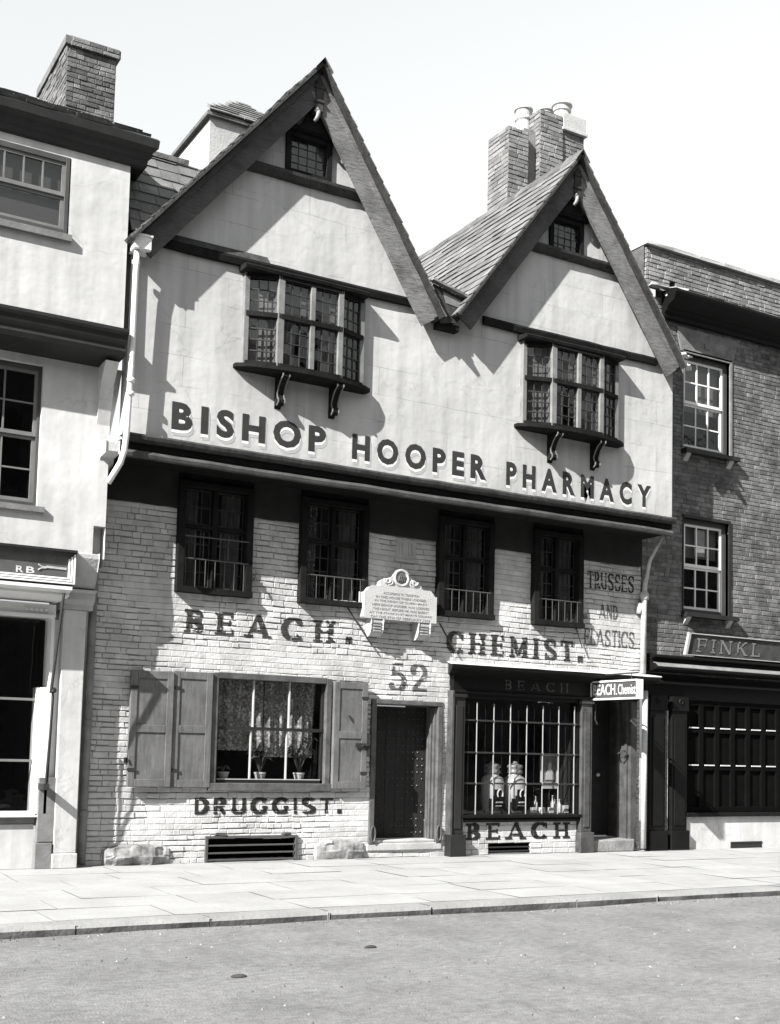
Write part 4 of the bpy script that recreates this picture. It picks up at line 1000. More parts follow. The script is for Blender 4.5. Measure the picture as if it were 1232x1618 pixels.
for i in range(12):
    for j in range(19):
        if random.random() < .3: continue
        if 3 < j % 6 < 5 and 2 < i < 10: continue
        x = a+f+.06+(c-a-2*f-.12)*i/11; z = z0+.14+(z1-z0-.3)*j/18; k = len(b.v); r = .012
        b.v += [(x+r*math.cos(t*1.047), .298, z+r*math.sin(t*1.047)) for t in range(6)]+[(x, .285, z)]
        for t in range(6): b.f.append((k+t, k+(t+1) % 6, k+6)); b.mi.append(0)
b.build('studs', mat('polished_studs', .05, .5, .3, 10, spec=.5), dr)
b = MB(); b.box(a-.02, c+.02, -.03, .30, .10, .20, .006); b.box(a+f, c-f, .0, .29, .2, .245); b.build('threshold', GREYSTUCCO, H, bevel=.012)
b = MB()
for x in (9.53, 8.42):
    pts = [(x+.06*math.cos(t)*.6, -.05, .34+.11*math.sin(t)) for t in np.linspace(0, 6.283, 17)]; b.tube(pts, .012, 6)
b.build('boot_scraper', IRONPALE, df)
# ---- cellar gratings
b = MB(); b.box(5.90, 5.935, -.05, .02, 0, .345); b.box(7.205, 7.24, -.05, .02, 0, .345); b.box(5.935, 7.205, -.05, .02, .315, .345)
for z in (.03, .12, .22): b.box(5.935, 7.205, -.045, -.02, z-.011, z+.011)
b.box(6.04, 6.18, -.06, .0, .35, .385, .01); b.box(7.02, 7.13, -.06, .0, .35, .385, .01)
gr = b.build('cellar_grating', IRONPALE, H, 'wide barred cellar grating at pavement level under DRUGGIST', bevel=.003); drape(gr, 'cellar', 5.92, 7.22, .0, .33, .02, .6)
b = MB(); b.box(10.42, 11.20, -.03, .0, .165, .19)
for z in (.05, .11): b.box(10.42, 11.20, -.03, -.01, z-.010, z+.010)
gr = b.build('cellar_grating', IRON, H, 'small dark cellar grating under the lettered shop window'); drape(gr, 'cellar', 10.42, 11.2, .0, .19, .02, .6)

# ---- shopfront
b = MB(); b.prof_x([(-.0, 2.70), (-.10, 2.66), (-.16, 2.69), (-.22, 2.71), (-.36, 2.76), (-.38, 2.79), (-.37, 2.81), (.0, 2.86)], 9.66, 13.46, .45, .22, seg=16, wob=.004)
b.build('shop_cornice', PAINTBLACK, H)
b = MB(); b.prof_x([(-.0, 2.862), (-.372, 2.812), (-.39, 2.818), (-.38, 2.832), (-.0, 2.885)], 9.655, 13.46, .45, .22, seg=16, wob=.004); b.build('cornice_flashing', mat('pale_lead', .5, .6, .2, 6, .2, 20), H)
b = MB(); b.box(9.70, 13.30, -.10, .0, 2.42, 2.70); b.prof_x([(-.10, 2.40), (-.15, 2.41), (-.15, 2.44), (-.10, 2.46)], 9.66, 12.36); b.build('shop_fascia', PAINTBLACK, H, 'black shop fascia with faded old lettering', bevel=.004)
b = MB(); b.cur = 0
paint(H, 'fascia_lettering', ink('J BEACH', 10.35, 11.85, 2.50, 2.64, .07, .035, .05, gap=.5, wear=.14, seed=11), mat('faded_gilt', .06, .7, .4, 9), None, -.104, .0, 'barely legible old lettering on the black fascia')
def pilaster(x0, x1, z1, m_, y=-.13, name='pilaster', par=H, scroll=False):
    b = MB(); b.box(x0, x1, y, .0, .32, z1-.02); b.box(x0-.03, x1+.03, y-.04, .0, 0, .32); b.box(x0+.05, x1-.05, y-.015, y, .4, z1-.22)
    b.box(x0-.02, x1+.02, y-.03, .0, z1-.10, z1-.05); p = b.build(name, m_, par, bevel=.012)
    if scroll:
        s = MB(); pts = [((x0+x1)/2+.055*math.cos(t)*(1-t/14), y-.04-.0*t, z1+.05+.055*math.sin(t)*(1-t/14)) for t in np.linspace(.5, 9, 22)]
        s.tube(pts, .014, 6); s.box(x0-.01, x1+.01, y-.03, .0, z1-.05, z1+.14); s.build('capital_scroll', m_, p)
    return p
pilaster(9.68, 9.90, 2.44, PAINTDARK); pilaster(12.11, 12.32, 2.44, mat('shabby_grey_paint', .06, .6, .4, 6, .2, 30, dirt=.4, dscale=5))
b = MB(); b.box(9.655, 9.685, -.155, -.0, .05, 2.44); b.build('pilaster_fillet', mat('shabby_grey_paint', .06), H)
a, c, z0, z1 = 9.88, 12.10, .60, 2.40
b = MB(); b.box(a, a+.05, -.08, .08, z0, z1); b.box(c-.05, c, -.08, .08, z0, z1); b.box(a, c, -.08, .08, z1-.05, z1+.02)
b.prof_x([(.08, .49), (-.10, .49), (-.12, .52), (-.10, .545), (-.14, .56), (-.14, .60), (.08, .615)], a-.03, c+.03, seg=6, wob=.003)
sf = b.build('shopfront_window', PAINTBLACK, H, bevel=.005)
b = MB()
for i in range(7):
    x = 10.14+.309*i; b.tube([(x, -.085, z0+.01), (x, -.085, z1-.12+random.uniform(-.02, .02))], .0095, 8)
    for z in (2.01, 1.53, 1.07): b.lathe((x, -.085, z-.02), [(.010, 0), (.018, .012), (.018, .028), (.010, .04)], 8)
b.build('guard_bar', mat('bright_iron', .22, .4, .15, 12, spec=.6), sf)
b = MB()
for z in (2.01, 1.53, 1.07): b.box(a+.03, c-.03, -.10, -.088, z-.013, z+.013)
b.build('guard_crossbar', IRON, sf)
b = MB(); leaded_panes(b, a+.05, c-.05, z0, z1-.05, .02, 3, 2, .003); b.build('pane', GLASS, sf)
drape(sf, 'room', a, c, .48, z1, .09, 1.5)
b = MB(); b.box(a+.02, c-.02, .10, .75, .50, .605); b.build('display_shelf', GREYPAINT, sf)
# goods in the shop window
def jar(x, y, z, lab):
    t = thing('apothecary_jar', lab, 'jar', (x, y, z), 'large shop jars in the pharmacy window')
    b = MB(); b.lathe((x, y, z), [(.11, 0), (.14, .02), (.17, .10), (.18, .30), (.18, .46), (.165, .54), (.11, .575), (.10, .60), (.10, .61)], 28); b.build('body', JARWHITE, t, smooth=True)
    b = MB(); b.lathe((x, y, z+.61), [(.115, 0), (.125, .02), (.115, .05), (.10, .07), (.13, .10), (.12, .13), (.04, .16), (.03, .19)], 24); b.build('lid', mat('jar_lid', .22, .3, .2, 10, spec=.7), t, smooth=True)
    b = MB(); k = 0; N = 12; R = .184
    for j, zz in enumerate(np.linspace(.04, .37, 8)):
        for i in range(N+1):
            th = math.radians(-140+105*i/N); rr = R if zz > .12 else .15+.03*zz/.12+.008
            b.v.append((x+rr*math.cos(th), y+rr*math.sin(th), z+zz))
    for j in range(7):
        for i in range(N):
            q = j*(N+1)+i; mid = abs(i-N/2+.5)/(N/2); top = j/6
            if top > .55 and mid > .62*(1.75-top): continue
            b.f.append((q, q+1, q+N+2, q+N+1)); b.mi.append(0)
    lb = b.build('label_band', PAINTBLACK, t, smooth=True)
    b = MB(); pts = [(x+.19*math.cos(th)-.0, y+.19*math.sin(th)-.004, z+.30+.07*math.sin(u)) for u, th in [(v, -1.45+.28*math.cos(v)) for v in np.linspace(-.6, 3.8, 12)]]
    b.tube(pts, .012, 6); b.tube([(x-.05, y-.188, z+.17), (x+.07, y-.182, z+.17)], .012, 6); b.tube([(x-.06, y-.186, z+.12), (x+.05, y-.186, z+.12)], .008, 6); b.build('crest', GOODS, lb)
jar(10.68, .26, .605, 'left of the two white lidded jars with black labels in the barred shop window')
jar(11.12, .28, .605, 'right of the two white lidded jars with black labels in the barred shop window')
t = thing('framed_picture', 'pale framed advertisement picture standing behind the barred shop window at right', 'picture', (11.92, .42, .98))
b = MB(); x0, x1, z0_, z1_ = 11.72, 12.08, .98, 1.54
b.box(x0, x0+.035, .40, .43, z0_, z1_); b.box(x1-.035, x1, .40, .43, z0_, z1_); b.box(x0, x1, .40, .43, z1_-.035, z1_); b.box(x0, x1, .40, .43, z0_, z0_+.10); b.build('frame', GOODS, t)
b = MB(); b.box(x0+.036, x1-.036, .412, .425, z0_+.10, z1_-.036); pc = b.build('print', mat('grey_print', .22, .7, .5, 14), t)
b = MB(); b.prism_y([(11.82, 1.12), (12.0, 1.12), (11.98, 1.24), (11.93, 1.30), (11.94, 1.36), (11.91, 1.41), (11.87, 1.36), (11.87, 1.29), (11.83, 1.22)], .404, .411); b.build('figure', GOODS, pc)
b = MB(); b.box(11.74, 11.78, .44, .60, .606, .98); b.box(12.02, 12.06, .44, .60, .606, .98); b.build('stand', PAINTDARK, t)
gl = [('box', 11.40, .16, 'small white carton standing left of the slim bottle'), ('bottle', 11.49, .22, 'slim pale bottle by the left group of cartons'), ('box', 11.56, .15, 'squat white carton beside the slim bottle'), ('bottle', 11.80, .20, 'pale bottle nearest below the framed picture'), ('box', 11.72, .14, 'small low carton under the framed picture'), ('bottle', 11.90, .26, 'tall pale bottle in the row under the framed picture'), ('bottle', 11.97, .24, 'pale bottle at the right end under the framed picture'), ('box', 12.02, .15, 'small carton in the right corner of the shop window')]
for i, (k, x, y, lab) in enumerate(gl):
    if k == 'box':
        b = MB(); b.box(x-.045, x+.045, y-.03, y+.03, .606, .606+random.choice([.09, .12, .15])); b.build; o = b.build('carton', GOODS, None, bevel=.003)
    else:
        h = random.uniform(.2, .3); b = MB(); b.lathe((x, y, .606), [(.028, 0), (.03, .01), (.03, h*.6), (.012, h*.75), (.011, h*.95), (.016, h*.96), (.016, h)], 14); o = b.build('bottle', GOODS, None, smooth=True)
    tag(recenter(o), lab, 'carton' if k == 'box' else 'bottle', 'goods in the pharmacy window')
# ---- shop doorway
b = MB(); b.box(12.33, 12.36, -.06, .55, .2, 2.62); b.box(13.20, 13.32, -.05, .02, .05, 2.45); b.quad((13.20, .02, .2), (13.20, .55, .2), (13.20, .55, 2.6), (13.20, .02, 2.6))
b.box(13.165, 13.20, .02, .07, .2, 2.5); b.box(13.15, 13.20, .22, .28, .2, 2.5)
dw = b.build('doorway', mat('shabby_grey_paint', .06), H)
b = MB(); b.box(12.36, 13.20, .50, .545, .22, 2.5)
for x0, x1 in ((12.36, 12.46), (13.10, 13.20), (12.73, 12.83)): b.box(x0, x1, .485, .50, .22, 2.5)
for za, zb_ in ((.22, .46), (1.1, 1.28), (2.32, 2.5)): b.box(12.46, 13.10, .486, .50, za, zb_)
d2 = b.build('door', PAINTDARK, H, 'dark panelled shop door set back in the doorway', bevel=.005)
b = MB(); b.lathe((12.92, .44, 1.18), [(.01, 0), (.03, .01), (.035, .03), (.03, .05), (.01, .06)], 12); b.build('knob', mat('brass_knob', .4, .3, .1, 9, spec=.8), d2)
b = MB(); b.box(12.34, 13.24, -.12, .5, 0, .19, .01); b.build('door_step', mat('worn_step', .22, .9, .3, 5, .4, 25, dirt=.4, dscale=3), H, bevel=.02)
b = MB(); b.tube([(13.0, .05, 1.56), (13.06, -.02, 1.62), (13.12, -.02, 1.6), (13.1, .0, 1.52), (13.04, .03, 1.5)], .012, 6); b.tube([(12.42, -.08, 2.36), (12.40, -.10, 2.1), (12.43, -.12, 2.02)], .012, 6); b.build('door_iron', IRON, dw)
# projecting sign hung over the doorway
t = thing('projecting_sign', 'white-lettered board reading BEACH Chemist projecting over the shop doorway', 'sign', (12.36, -.7, 2.41))
b = MB(); b.box(12.31, 12.40, -1.18, -.12, 2.415, 2.69); b.build('board', mat('grey_sign_paint', .05, .6, .15, 6), t, bevel=.004)
b = MB(); xs = 12.295
for (ya, yb, za, zb_) in ((-1.20, -.10, 2.40, 2.425), (-1.20, -.10, 2.675, 2.70), (-1.20, -1.175, 2.425, 2.675), (-.125, -.10, 2.425, 2.675)): b.box(xs, 12.415, ya, yb, za, zb_)
b.build('frame', WHITEPAINT, t)
to = lambda x, y, z: (12.305+y, -x, z)
def side(bm, body, ya, yb, za, zb_, bold):       # x runs away from the wall
    fit_text(bm, body, ya, yb, za, zb_, 0, bold, 0, to=lambda x, y, z: (12.3075, -x, z))
b = MB(); side(b, 'BEACH', .16, .68, 2.475, 2.645, .012); side(b, '.', .70, .725, 2.475, 2.50, .0); side(b, 'Chemist', .75, 1.15, 2.475, 2.635, .004); b.build('lettering', mat('white_lettering', .55, .5, .03), t)
b = MB(); b.tube([(12.36, -.02, 2.80), (12.36, -1.15, 2.80)], .012, 8); b.tube([(12.36, -.3, 2.80), (12.36, -.3, 2.70)], .008, 6); b.tube([(12.36, -1.0, 2.80), (12.36, -1.0, 2.70)], .008, 6); b.tube([(12.36, .0, 2.40), (12.36, -.13, 2.44)], .014, 6); b.build('hanger', IRON, t)

# ---- memorial tablet
t = thing('memorial_tablet', 'carved white stone memorial tablet with crest, set on two corbels over the door', 'tablet', (8.7, -.1, 3.16))
b = MB(); zb, zt = 3.41, 3.86; x0, x1 = 8.11, 9.30
b.prism_y([(x0, zb), (x1, zb), (x1, zt-.085), (x1-.03, zt-.08), (x1-.07, zt-.03), (x1-.10, zt), (x0+.10, zt), (x0+.07, zt-.03), (x0+.03, zt-.08), (x0, zt-.085)], -.20, -.03); b.build('slab', STONE, t, bevel=.012)
b = MB(); lines = ['ACCORDING TO TRADITION', 'IN THIS HOUSE THERE LODGED', 'IN THE REIGN OF QUEEN MARY', 'HERE BISHOP HOOPER WAS LODGED', 'THE NIGHT BEFORE HE WAS BURNT', "AT THE STAKE IN ST MARY'S SQUARE", 'ON THE 9TH OF FEBRUARY 1555']
for i, s in enumerate(lines):
    z = zt-.085-.058*i; hw = (.30, .42, .44, .48, .47, .52, .50)[i]; fit_text(b, s, 8.705-hw, 8.705+hw, z-.018, z+.018, -.2025, .02)
b.build('inscription', mat('inscription_paint', .20, .8, .2, 9), t)
b = MB(); N = 24; cx, cz = 8.72, 4.02
pl = [(8.38, 3.885), (8.38, 3.95), (8.44, 3.99), (8.52, 3.985), (8.565, 4.03)]+[(cx-.135*math.cos(a_), cz+.135*math.sin(a_)) for a_ in np.linspace(.1, math.pi-.1, 12)]+[(8.875, 4.03), (8.92, 3.985), (9.00, 3.97), (9.06, 3.92), (9.06, 3.885)]
b.prism_y(pl, -.16, -.03); cr = b.build('cresting', STONE, t, bevel=.015)
b = MB(); b.tube([(cx+.112*math.cos(a_), -.165, cz+.112*math.sin(a_)) for a_ in np.linspace(0, 6.283, 25)], .020, 8)
for sgn in (-1, 1):
    b.tube([(cx+sgn*(.17+.09*k_/9+.03*math.cos(k_*.8)), -.165, 3.92+.04+.03*math.sin(k_*.8)) for k_ in range(10)], .016, 6); b.tube([(cx+sgn*(.20+.055*math.cos(a_)), -.165, 3.95+.045*math.sin(a_)) for a_ in np.linspace(0, 5, 12)], .014, 6)
b.box(8.36, 9.08, -.185, -.03, 3.862, 3.887); b.build('carving', STONE, cr, smooth=False)
b = MB(); pts = [(cx+.08*math.cos(a_), cz+.08*math.sin(a_)) for a_ in np.linspace(0, 6.283, 17)[:-1]]; b.prism_y(pts, -.172, -.161)
for q in range(4): b.bar((cx-.05+.03*q, -.178, cz-.05), (cx-.03+.03*q, -.178, cz+.03), .012, .012)
b.build('medallion', mat('dark_medallion', .10, .8, .4, 20), cr)
for x in (8.325, 9.115):
    b = MB(); b.prism_x([(-.18, 3.41), (-.19, 3.36), (-.17, 3.31), (-.175, 3.26), (-.15, 3.20), (-.10, 3.165), (-.02, 3.15), (-.02, 3.41)], x-.10, x+.10); cb = b.build('corbel', STONE, t, bevel=.02)
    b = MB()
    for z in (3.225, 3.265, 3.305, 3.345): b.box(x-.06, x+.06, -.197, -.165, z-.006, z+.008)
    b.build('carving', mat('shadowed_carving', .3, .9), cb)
# ---- base stones
def boulder(x0, x1, z1, y, lab, sd):
    b = MB(); NX_, NZ_ = 22, 12; k = 0
    for j in range(NZ_+1):
        for i in range(NX_+1):
            u = i/NX_; v = j/NZ_; bul = (max(0, math.sin(math.pi*u))**.3)*(max(0, 1-v)**.3)*(.55+.45*min(1, v*2.4))
            x = x0+(x1-x0)*u; z = z1*v*(1-.25*(1-math.sin(math.pi*u))**2)-.01
            b.v.append((x, -.01-y*bul*(1+.45*noise.noise(Vector((x*4, z*5, sd))))-.012*noise.cell(Vector((x*9, z*9, sd))), z))
    for j in range(NZ_):
        for i in range(NX_): a = j*(NX_+1)+i; b.f.append((a, a+1, a+NX_+2, a+NX_+1)); b.mi.append(0)
    tag(recenter(b.build('base_stone', BASESTONE, None)), lab, 'stone')
boulder(4.52, 5.44, .27, .15, 'large rounded limewashed boulder at the left foot of the brick wall', 1); boulder(7.50, 8.30, .29, .11, 'rough grey-stained block at the wall foot beside the studded door', 2)

# ---- rainwater goods
b = MB(); b.box(4.35, 4.57, -.88, -.62, 7.68, 7.85); b.box(4.335, 4.585, -.895, -.62, 7.84, 7.87); hp = b.build('hopper_head', WHITEPAINT, H, 'white lead hopper box at the left gable foot', bevel=.008)
b = MB(); b.tube([(4.41, -.80, 7.70), (4.41, -.78, 7.4), (4.41, -.76, 6.2), (4.39, -.75, 5.36), (4.37, -.75, 5.14), (4.33, -.74, 4.98), (4.20, -.70, 4.72)], 0.037, 12)
for z in (7.52, 6.02, 5.85): b.lathe((4.41, -.77, z-.02), [(.038, 0), (.050, .005), (.050, .05), (.038, .055)], 14)
b.build('downpipe', WHITEPAINT, H, 'white downpipe beside the plaster wall with a kicked foot', smooth=True)
b = MB(); b.tube([(4.265, -.07, 4.2), (4.255, -.07, 2.9), (4.25, -.07, .02)], .05, 12)
for z in (3.75, 1.75, .62): b.lathe((4.255, -.07, z), [(.05, 0), (.062, .005), (.062, .07), (.05, .075)], 14)
b.build('downpipe', GREYPAINT, H, 'grey downpipe in the corner at the left end of the brick wall', smooth=True)
b = MB(); b.tube([(13.46, -.45, 5.10), (13.44, -.20, 4.75), (13.43, -.10, 4.35), (13.42, -.09, 4.15), (13.40, -.09, 2.88)], [.03, .03, .035, .05, .05], 12); b.lathe((13.425, -.09, 4.10), [(.05, 0), (.075, .02), (.075, .10), (.05, .14)], 14)
b.box(13.30, 13.42, -.10, -.02, 3.87, 4.05); b.tube([(13.385, -.17, 2.60), (13.365, -.17, .05)], .045, 12); b.build('downpipe', POT, H, 'white downpipe at the right end of the brick wall', smooth=True)
# ragged slates and flashing at the right foot of the gable
b = MB()
for _ in range(10):
    x = 13.58+random.uniform(-.10, .18); z = 8.02+random.uniform(-.12, .12); a_ = random.uniform(-.6, .6); b.bar((x-.07, -.72+random.uniform(-.1, .1), z), (x+.07, -.70, z+a_*.1), .09, .02)
b.build('eaves_flashing', WHITEBRICK, H)

# ------------------------------------------------------------------ the white house on the left
L = thing('white_stucco_house', 'tall white stuccoed house with dark cornices and a shop below, at the left edge', 'house', (2.2, 0, 0))
XL, YU, YL = 4.30, -.73, -.43
b = MB(); b.wall(-1.5, XL, 6.55, 8.95, YU, .2, [(2.46, 3.55, 7.70, 8.66)]); b.quad((XL, YU, 6.55), (XL, 6, 6.55), (XL, 6, 8.95), (XL, YU, 8.95)); b.build('upper_wall', STUCCO, L)
fr = sash(L, 'sash_window', 2.44, 3.57, 7.68, 8.66, YU+.0, 4, 2, mat('grey_frame', .05, .6, .2, 6), mat('dull_sash_paint', .14, .6, .2, 5), GLASSD, .07, .018, thick=.10, low=1)
b = MB(); b.box(2.40, 3.60, YU-.06, YU, 7.60, 7.68); b.build('sill', GREYPAINT, fr); drape(fr, 'room', 2.5, 3.5, 7.7, 8.66, YU+.12, .8)
b = MB(); b.box(2.52, 3.49, YU+.10, YU+.11, 7.75, 8.6); b.build('blind', mat('grey_blind', .13, .8, .1, 3), fr)
b = MB(); pr = [(YU, 8.76), (YU-.05, 8.78), (YU-.06, 8.86), (YU-.10, 8.89), (YU-.11, 8.95), (YU-.17, 9.0), (YU-.18, 9.10), (YU-.15, 9.13), (YU+.1, 9.15), (YU+.1, 8.76)]
b.prof_x(pr, -1.5, XL+.06, 0, .9, seg=14, wob=.003); b.box(XL, XL+.24, YU+.1, 3.0, 8.86, 9.12); b.build('eaves_cornice', PAINTDARK, L)
b = MB(); b.quad((-1.5, YU-.1, 9.13), (XL+.22, YU-.1, 9.13), (2.2, 3.6, 11.6), (-1.5, 3.6, 11.6)); b.quad((-1.5, 3.6, 11.6), (2.2, 3.6, 11.6), (XL+.22, 7.5, 9.1), (-1.5, 7.5, 9.1)); b.poly([(XL+.22, YU-.1, 9.13), (XL+.22, 7.5, 9.1), (2.2, 3.6, 11.6)])
rf = b.build('roof', SLATE_D, L)
b = MB(); v = Vector((0, 3.6-(YU-.1), 11.6-9.13)); nn = Vector((0, -v.z, v.y)).normalized(); slates(b, Vector((-1.5, YU-.16, 9.12))+nn*.01, (1, 0, 0), v, nn, 6.0, v.length, rh=.24, sw=(.24, .4), thick=.022, clip=lambda p: p.x < 4.5-(p.z-9.13)/2.47*2.3); b.build('slating', SLATE_D, rf)
ck = stack(4.40, 5.18, 3.2, 5.0, 8.8, 12.50, REDBRICK, L, ch=.08)
b = MB(); bricks(b, 4.44, 5.22, 12.42, 12.58, 3.15, [], ch=.08, proud=.012, wave=.005); b.cur = 0; b.box(4.36, 5.24, 3.16, 5.04, 12.44, 12.57); b.build('chimney_cap', [REDBRICK, REDJOINT], ck)
# string course and lower storey
b = MB(); pr = [(YL, 6.22), (YU-.06, 6.30), (YU-.08, 6.36), (YU-.06, 6.42), (YU-.11, 6.47), (YU-.13, 6.55), (YU-.16, 6.58), (YU-.16, 6.62), (YU+.1, 6.68), (YL, 6.68)]
b.prof_x(pr, -1.5, 4.26, 0, .16, seg=10, wob=.003); b.build('string_course', PAINTDARK, L)
b = MB(); b.wall(-1.5, 4.12, 3.72, 6.24, YL, .3, [(2.2, 3.42, 4.37, 6.12)]); b.box(4.12, 4.27, YL, .2, 4.22, 6.24); b.box(4.12, 4.262, YL+.16, .2, 3.72, 4.22); b.quad((4.27, YL, 3.72), (4.27, .6, 3.72), (4.27, .6, 6.24), (4.27, YL, 6.24)); b.build('lower_wall', STUCCO, L)  # corner recess added to shape the shadow thrown on the brickwork
b = MB(); b.prism_y([(4.27, 5.35), (4.27, 6.24), (4.40, 6.24), (4.36, 5.9)], YL+.01, .1); b.prism_x([(YL, 5.5), (YL, 6.24), (YU, 6.24), (YL-.12, 6.0)], 4.10, 4.265); b.build('corner_corbel', STUCCO, L)
fr = sash(L, 'sash_window', 2.18, 3.44, 4.37, 6.12, YL+.06, 3, 4, mat('grey_frame', .05), mat('dull_sash_paint', .14), GLASSD, .06, .02, thick=.10); drape(fr, 'room', 2.2, 3.4, 4.4, 6.1, YL+.18, .8)
b = MB(); b.box(2.1, 3.50, YL-.05, YL+.06, 4.30, 4.37); b.build('sill', GREYPAINT, fr)
# shop
b = MB(); b.box(3.86, 4.14, -.22, .3, .18, 3.18); b.box(3.84, 4.15, -.26, .3, 0, .18); b.build('pilaster', STUCCO, L, 'white stucco pilaster', bevel=.01)
b = MB(); b.prof_x([(.3, 3.18), (-.24, 3.18), (-.24, 3.24), (-.30, 3.30), (-.30, 3.38), (-.36, 3.42), (.3, 3.44)], 3.80, 4.16, 0, .1); b.build('capital', GREYSTUCCO, L)
b = MB(); b.prism_x([(.3, 3.44), (-.32, 3.44), (-.38, 3.56), (-.47, 3.80), (-.47, 3.86), (.3, 3.90)], 3.92, 4.20); b.build('fascia_block', GREYSTUCCO, L, bevel=.01)
b = MB(); b.box(-1.5, 3.84, -.30, .3, 3.35, 3.75); b.build('shop_fascia', PAINTDARK, L)
b = MB(); b.prof_x([(-.2, 3.24), (-.58, 3.28), (-.62, 3.30), (-.62, 3.33), (-.70, 3.36), (-.70, 3.40), (-.2, 3.44)], -1.5, 3.76, 0, .12, seg=6, wob=.003); b.build('blind_box', WHITEPAINT, L)
b = MB(); b.box(-1.5, 3.74, -.30, .2, 3.06, 3.21); b.box(-1.5, 3.72, -.34, -.30, 3.04, 3.08)
for i in range(5): b.box(3.36+.06*i, 3.40+.06*i, -.325, -.30, 3.12, 3.15)
b.build('shop_lintel', WHITEPAINT, L)
b = MB()
for i, (xx, yy) in enumerate(((3.60, -.10), (3.64, -.14), (3.68, -.18))): b.box(xx, xx+.038, yy, .1, .66, 2.2); b.box(1.0, xx, yy, .0, .62+.022*(2-i), .642+.022*(2-i))
b.box(3.72, 3.76, -.20, .1, .66, 3.05); b.box(3.76, 3.86, -.10, .1, .0, 3.05)
sw2 = b.build('shopfront_window', WHITEPAINT, L, bevel=.003)
b = MB(); leaded_panes(b, 1.0, 3.62, .66, 3.05, -.02, 3, 2, .003); b.build('pane', GLASSD, sw2); b = MB()
for z in (1.30, 2.05): b.box(1.0, 3.60, -.05, .0, z-.015, z+.015)
b.build('glazing_bar', mat('dull_sash_paint', .14), sw2); drape(sw2, 'room', .9, 3.72, .5, 3.05, .1, 1.4)
b = MB(); b.box(3.66, 3.86, -.20, -.10, .32, 1.1); b.box(3.64, 3.84, -.23, -.10, .0, .31); b.box(-1.5, 3.64, -.12, .0, .54, .66); b.build('shop_post', GREYPAINT, L, bevel=.005)
b = MB(); b.box(-1.5, 3.64, -.10, .1, 0, .53); b.build('stall_riser', STUCCO, L)
b = MB(); b.tube([(3.70, -.50, 2.16), (3.69, -.48, 1.6), (3.68, -.42, 1.02)], .013, 8); b.tube([(3.73, -.40, 2.10), (3.70, -.42, 1.02)], .012, 8); b.tube([(3.73, -.67, 3.32), (3.67, -.51, 2.12)], .018, 8); b.lathe((3.70, -.50, 2.12), [(.02, 0), (.04, .02), (.04, .05), (.02, .07)], 10); b.box(3.65, 3.72, -.45, -.18, .96, 1.03); b.build('blind_arm', IRON, L)
# framed signboard
t = thing('framed_signboard', 'small dark framed signboard with painted flourish above the left shop', 'sign', (3.1, -.35, 3.45))
b = MB(); za, zb = 3.455, 3.84; x0, x1 = 1.6, 3.90; yy = -.50
b.box(x0, x1, yy+.04, -.31, za, zb); b.build('board', mat('dark_sign_board', .07, .5, .3, 5), t)
b = MB()
for i, (o_, yq) in enumerate(((0, .0), (.03, .012), (.06, .024))):
    w = .018
    b.box(x0+o_, x1-o_, yy+yq-.01, yy+.05, za+o_, za+o_+w); b.box(x1-o_-w, x1-o_, yy+yq-.01, yy+.05, za+o_+w, zb-o_-w)
    b.box(x0+o_, x0+o_+w, yy+yq-.01, yy+.05, za+o_+w, zb-o_-w)
b.build('frame', WHITEPAINT, t)
b = MB(); b.box(x0, x1+.01, yy-.04, -.31, zb, zb+.03); b.build('capping', PAINTDARK, t)
b = MB(); yq = yy+.035
b.tube([(3.46, yq, 3.67), (3.50, yq, 3.645), (3.56, yq, 3.64), (3.80, yq, 3.635)], .008, 6); b.tube([(3.46, yq, 3.60), (3.50, yq, 3.625), (3.56, yq, 3.632)], .008, 6); b.tube([(3.56, yq, 3.655), (3.80, yq, 3.65)], .005, 6)
b.build('flourish', GILT, t)
b = MB(); fit_text(b, 'B', 3.32, 3.42, 3.55, 3.63, yq+.002, .02); fit_text(b, 'R', 3.20, 3.29, 3.55, 3.63, yq+.002, .02); b.build('lettering', GILT, t)

# ------------------------------------------------------------------ the brick house on the right
R = thing('brick_house', 'dark brick house with white sash windows and a shuttered black shopfront, at the right edge', 'house', (16, 0, 0))
YB = .02
ops = [(14.36, 15.46, 6.80, 8.50), (14.38, 15.44, 3.98, 5.62)]
b = MB(); bricks(b, 13.46, 18.5, 2.9, 9.35, YB, ops, ch=.078, bl=(.2, .24), proud=.006, bed=.010, head=.009, jit=.002, wave=.006); b.quad((13.455, YB, 2.9), (13.455, 6, 2.9), (13.455, 6, 10.2), (13.455, YB, 10.2)); b.build('brick_wall', [SOOTBRICK, mat('pale_mortar', .15, .9, .3, 8)], R)
b = MB(); bricks(b, 13.50, 18.5, 9.46, 10.20, .0, [(14.02, 14.16, 9.46, 9.72)], ch=.075, bl=(.18, .24), proud=.010, bed=.012, head=.010, jit=.004, wave=.008)
bricks(b, 0, 1.2, 9.3, 10.2, 0, [], ch=.075, proud=.012, bed=.012, flip=lambda x, yy, zz: (13.49+yy, 1.2-x, zz)); b.build('parapet', [PALEBRICK, REDJOINT], R)
b = MB(); x = 13.44
while x < 18.5:
    w = random.uniform(.5, .8); b.box(x, x+w-.006, -.07, .35, 10.20, 10.26, .006); x += w
b.box(13.42, 13.85, .35, 1.2, 10.20, 10.26, .01); b.build('coping', GREYSTUCCO, R)
b = MB(); pr = [(YB, 9.0), (-.06, 9.0), (-.07, 9.08), (-.14, 9.10), (-.16, 9.16), (-.34, 9.22), (-.38, 9.30), (-.42, 9.34), (-.42, 9.38), (-.05, 9.46), (YB, 9.46)]
b.prof_x(pr, 13.86, 18.5, .15, 0, seg=14, wob=.004); b.build('cornice', PAINTBLACK, R, 'black moulded cornice with a broken left end')
b = MB()
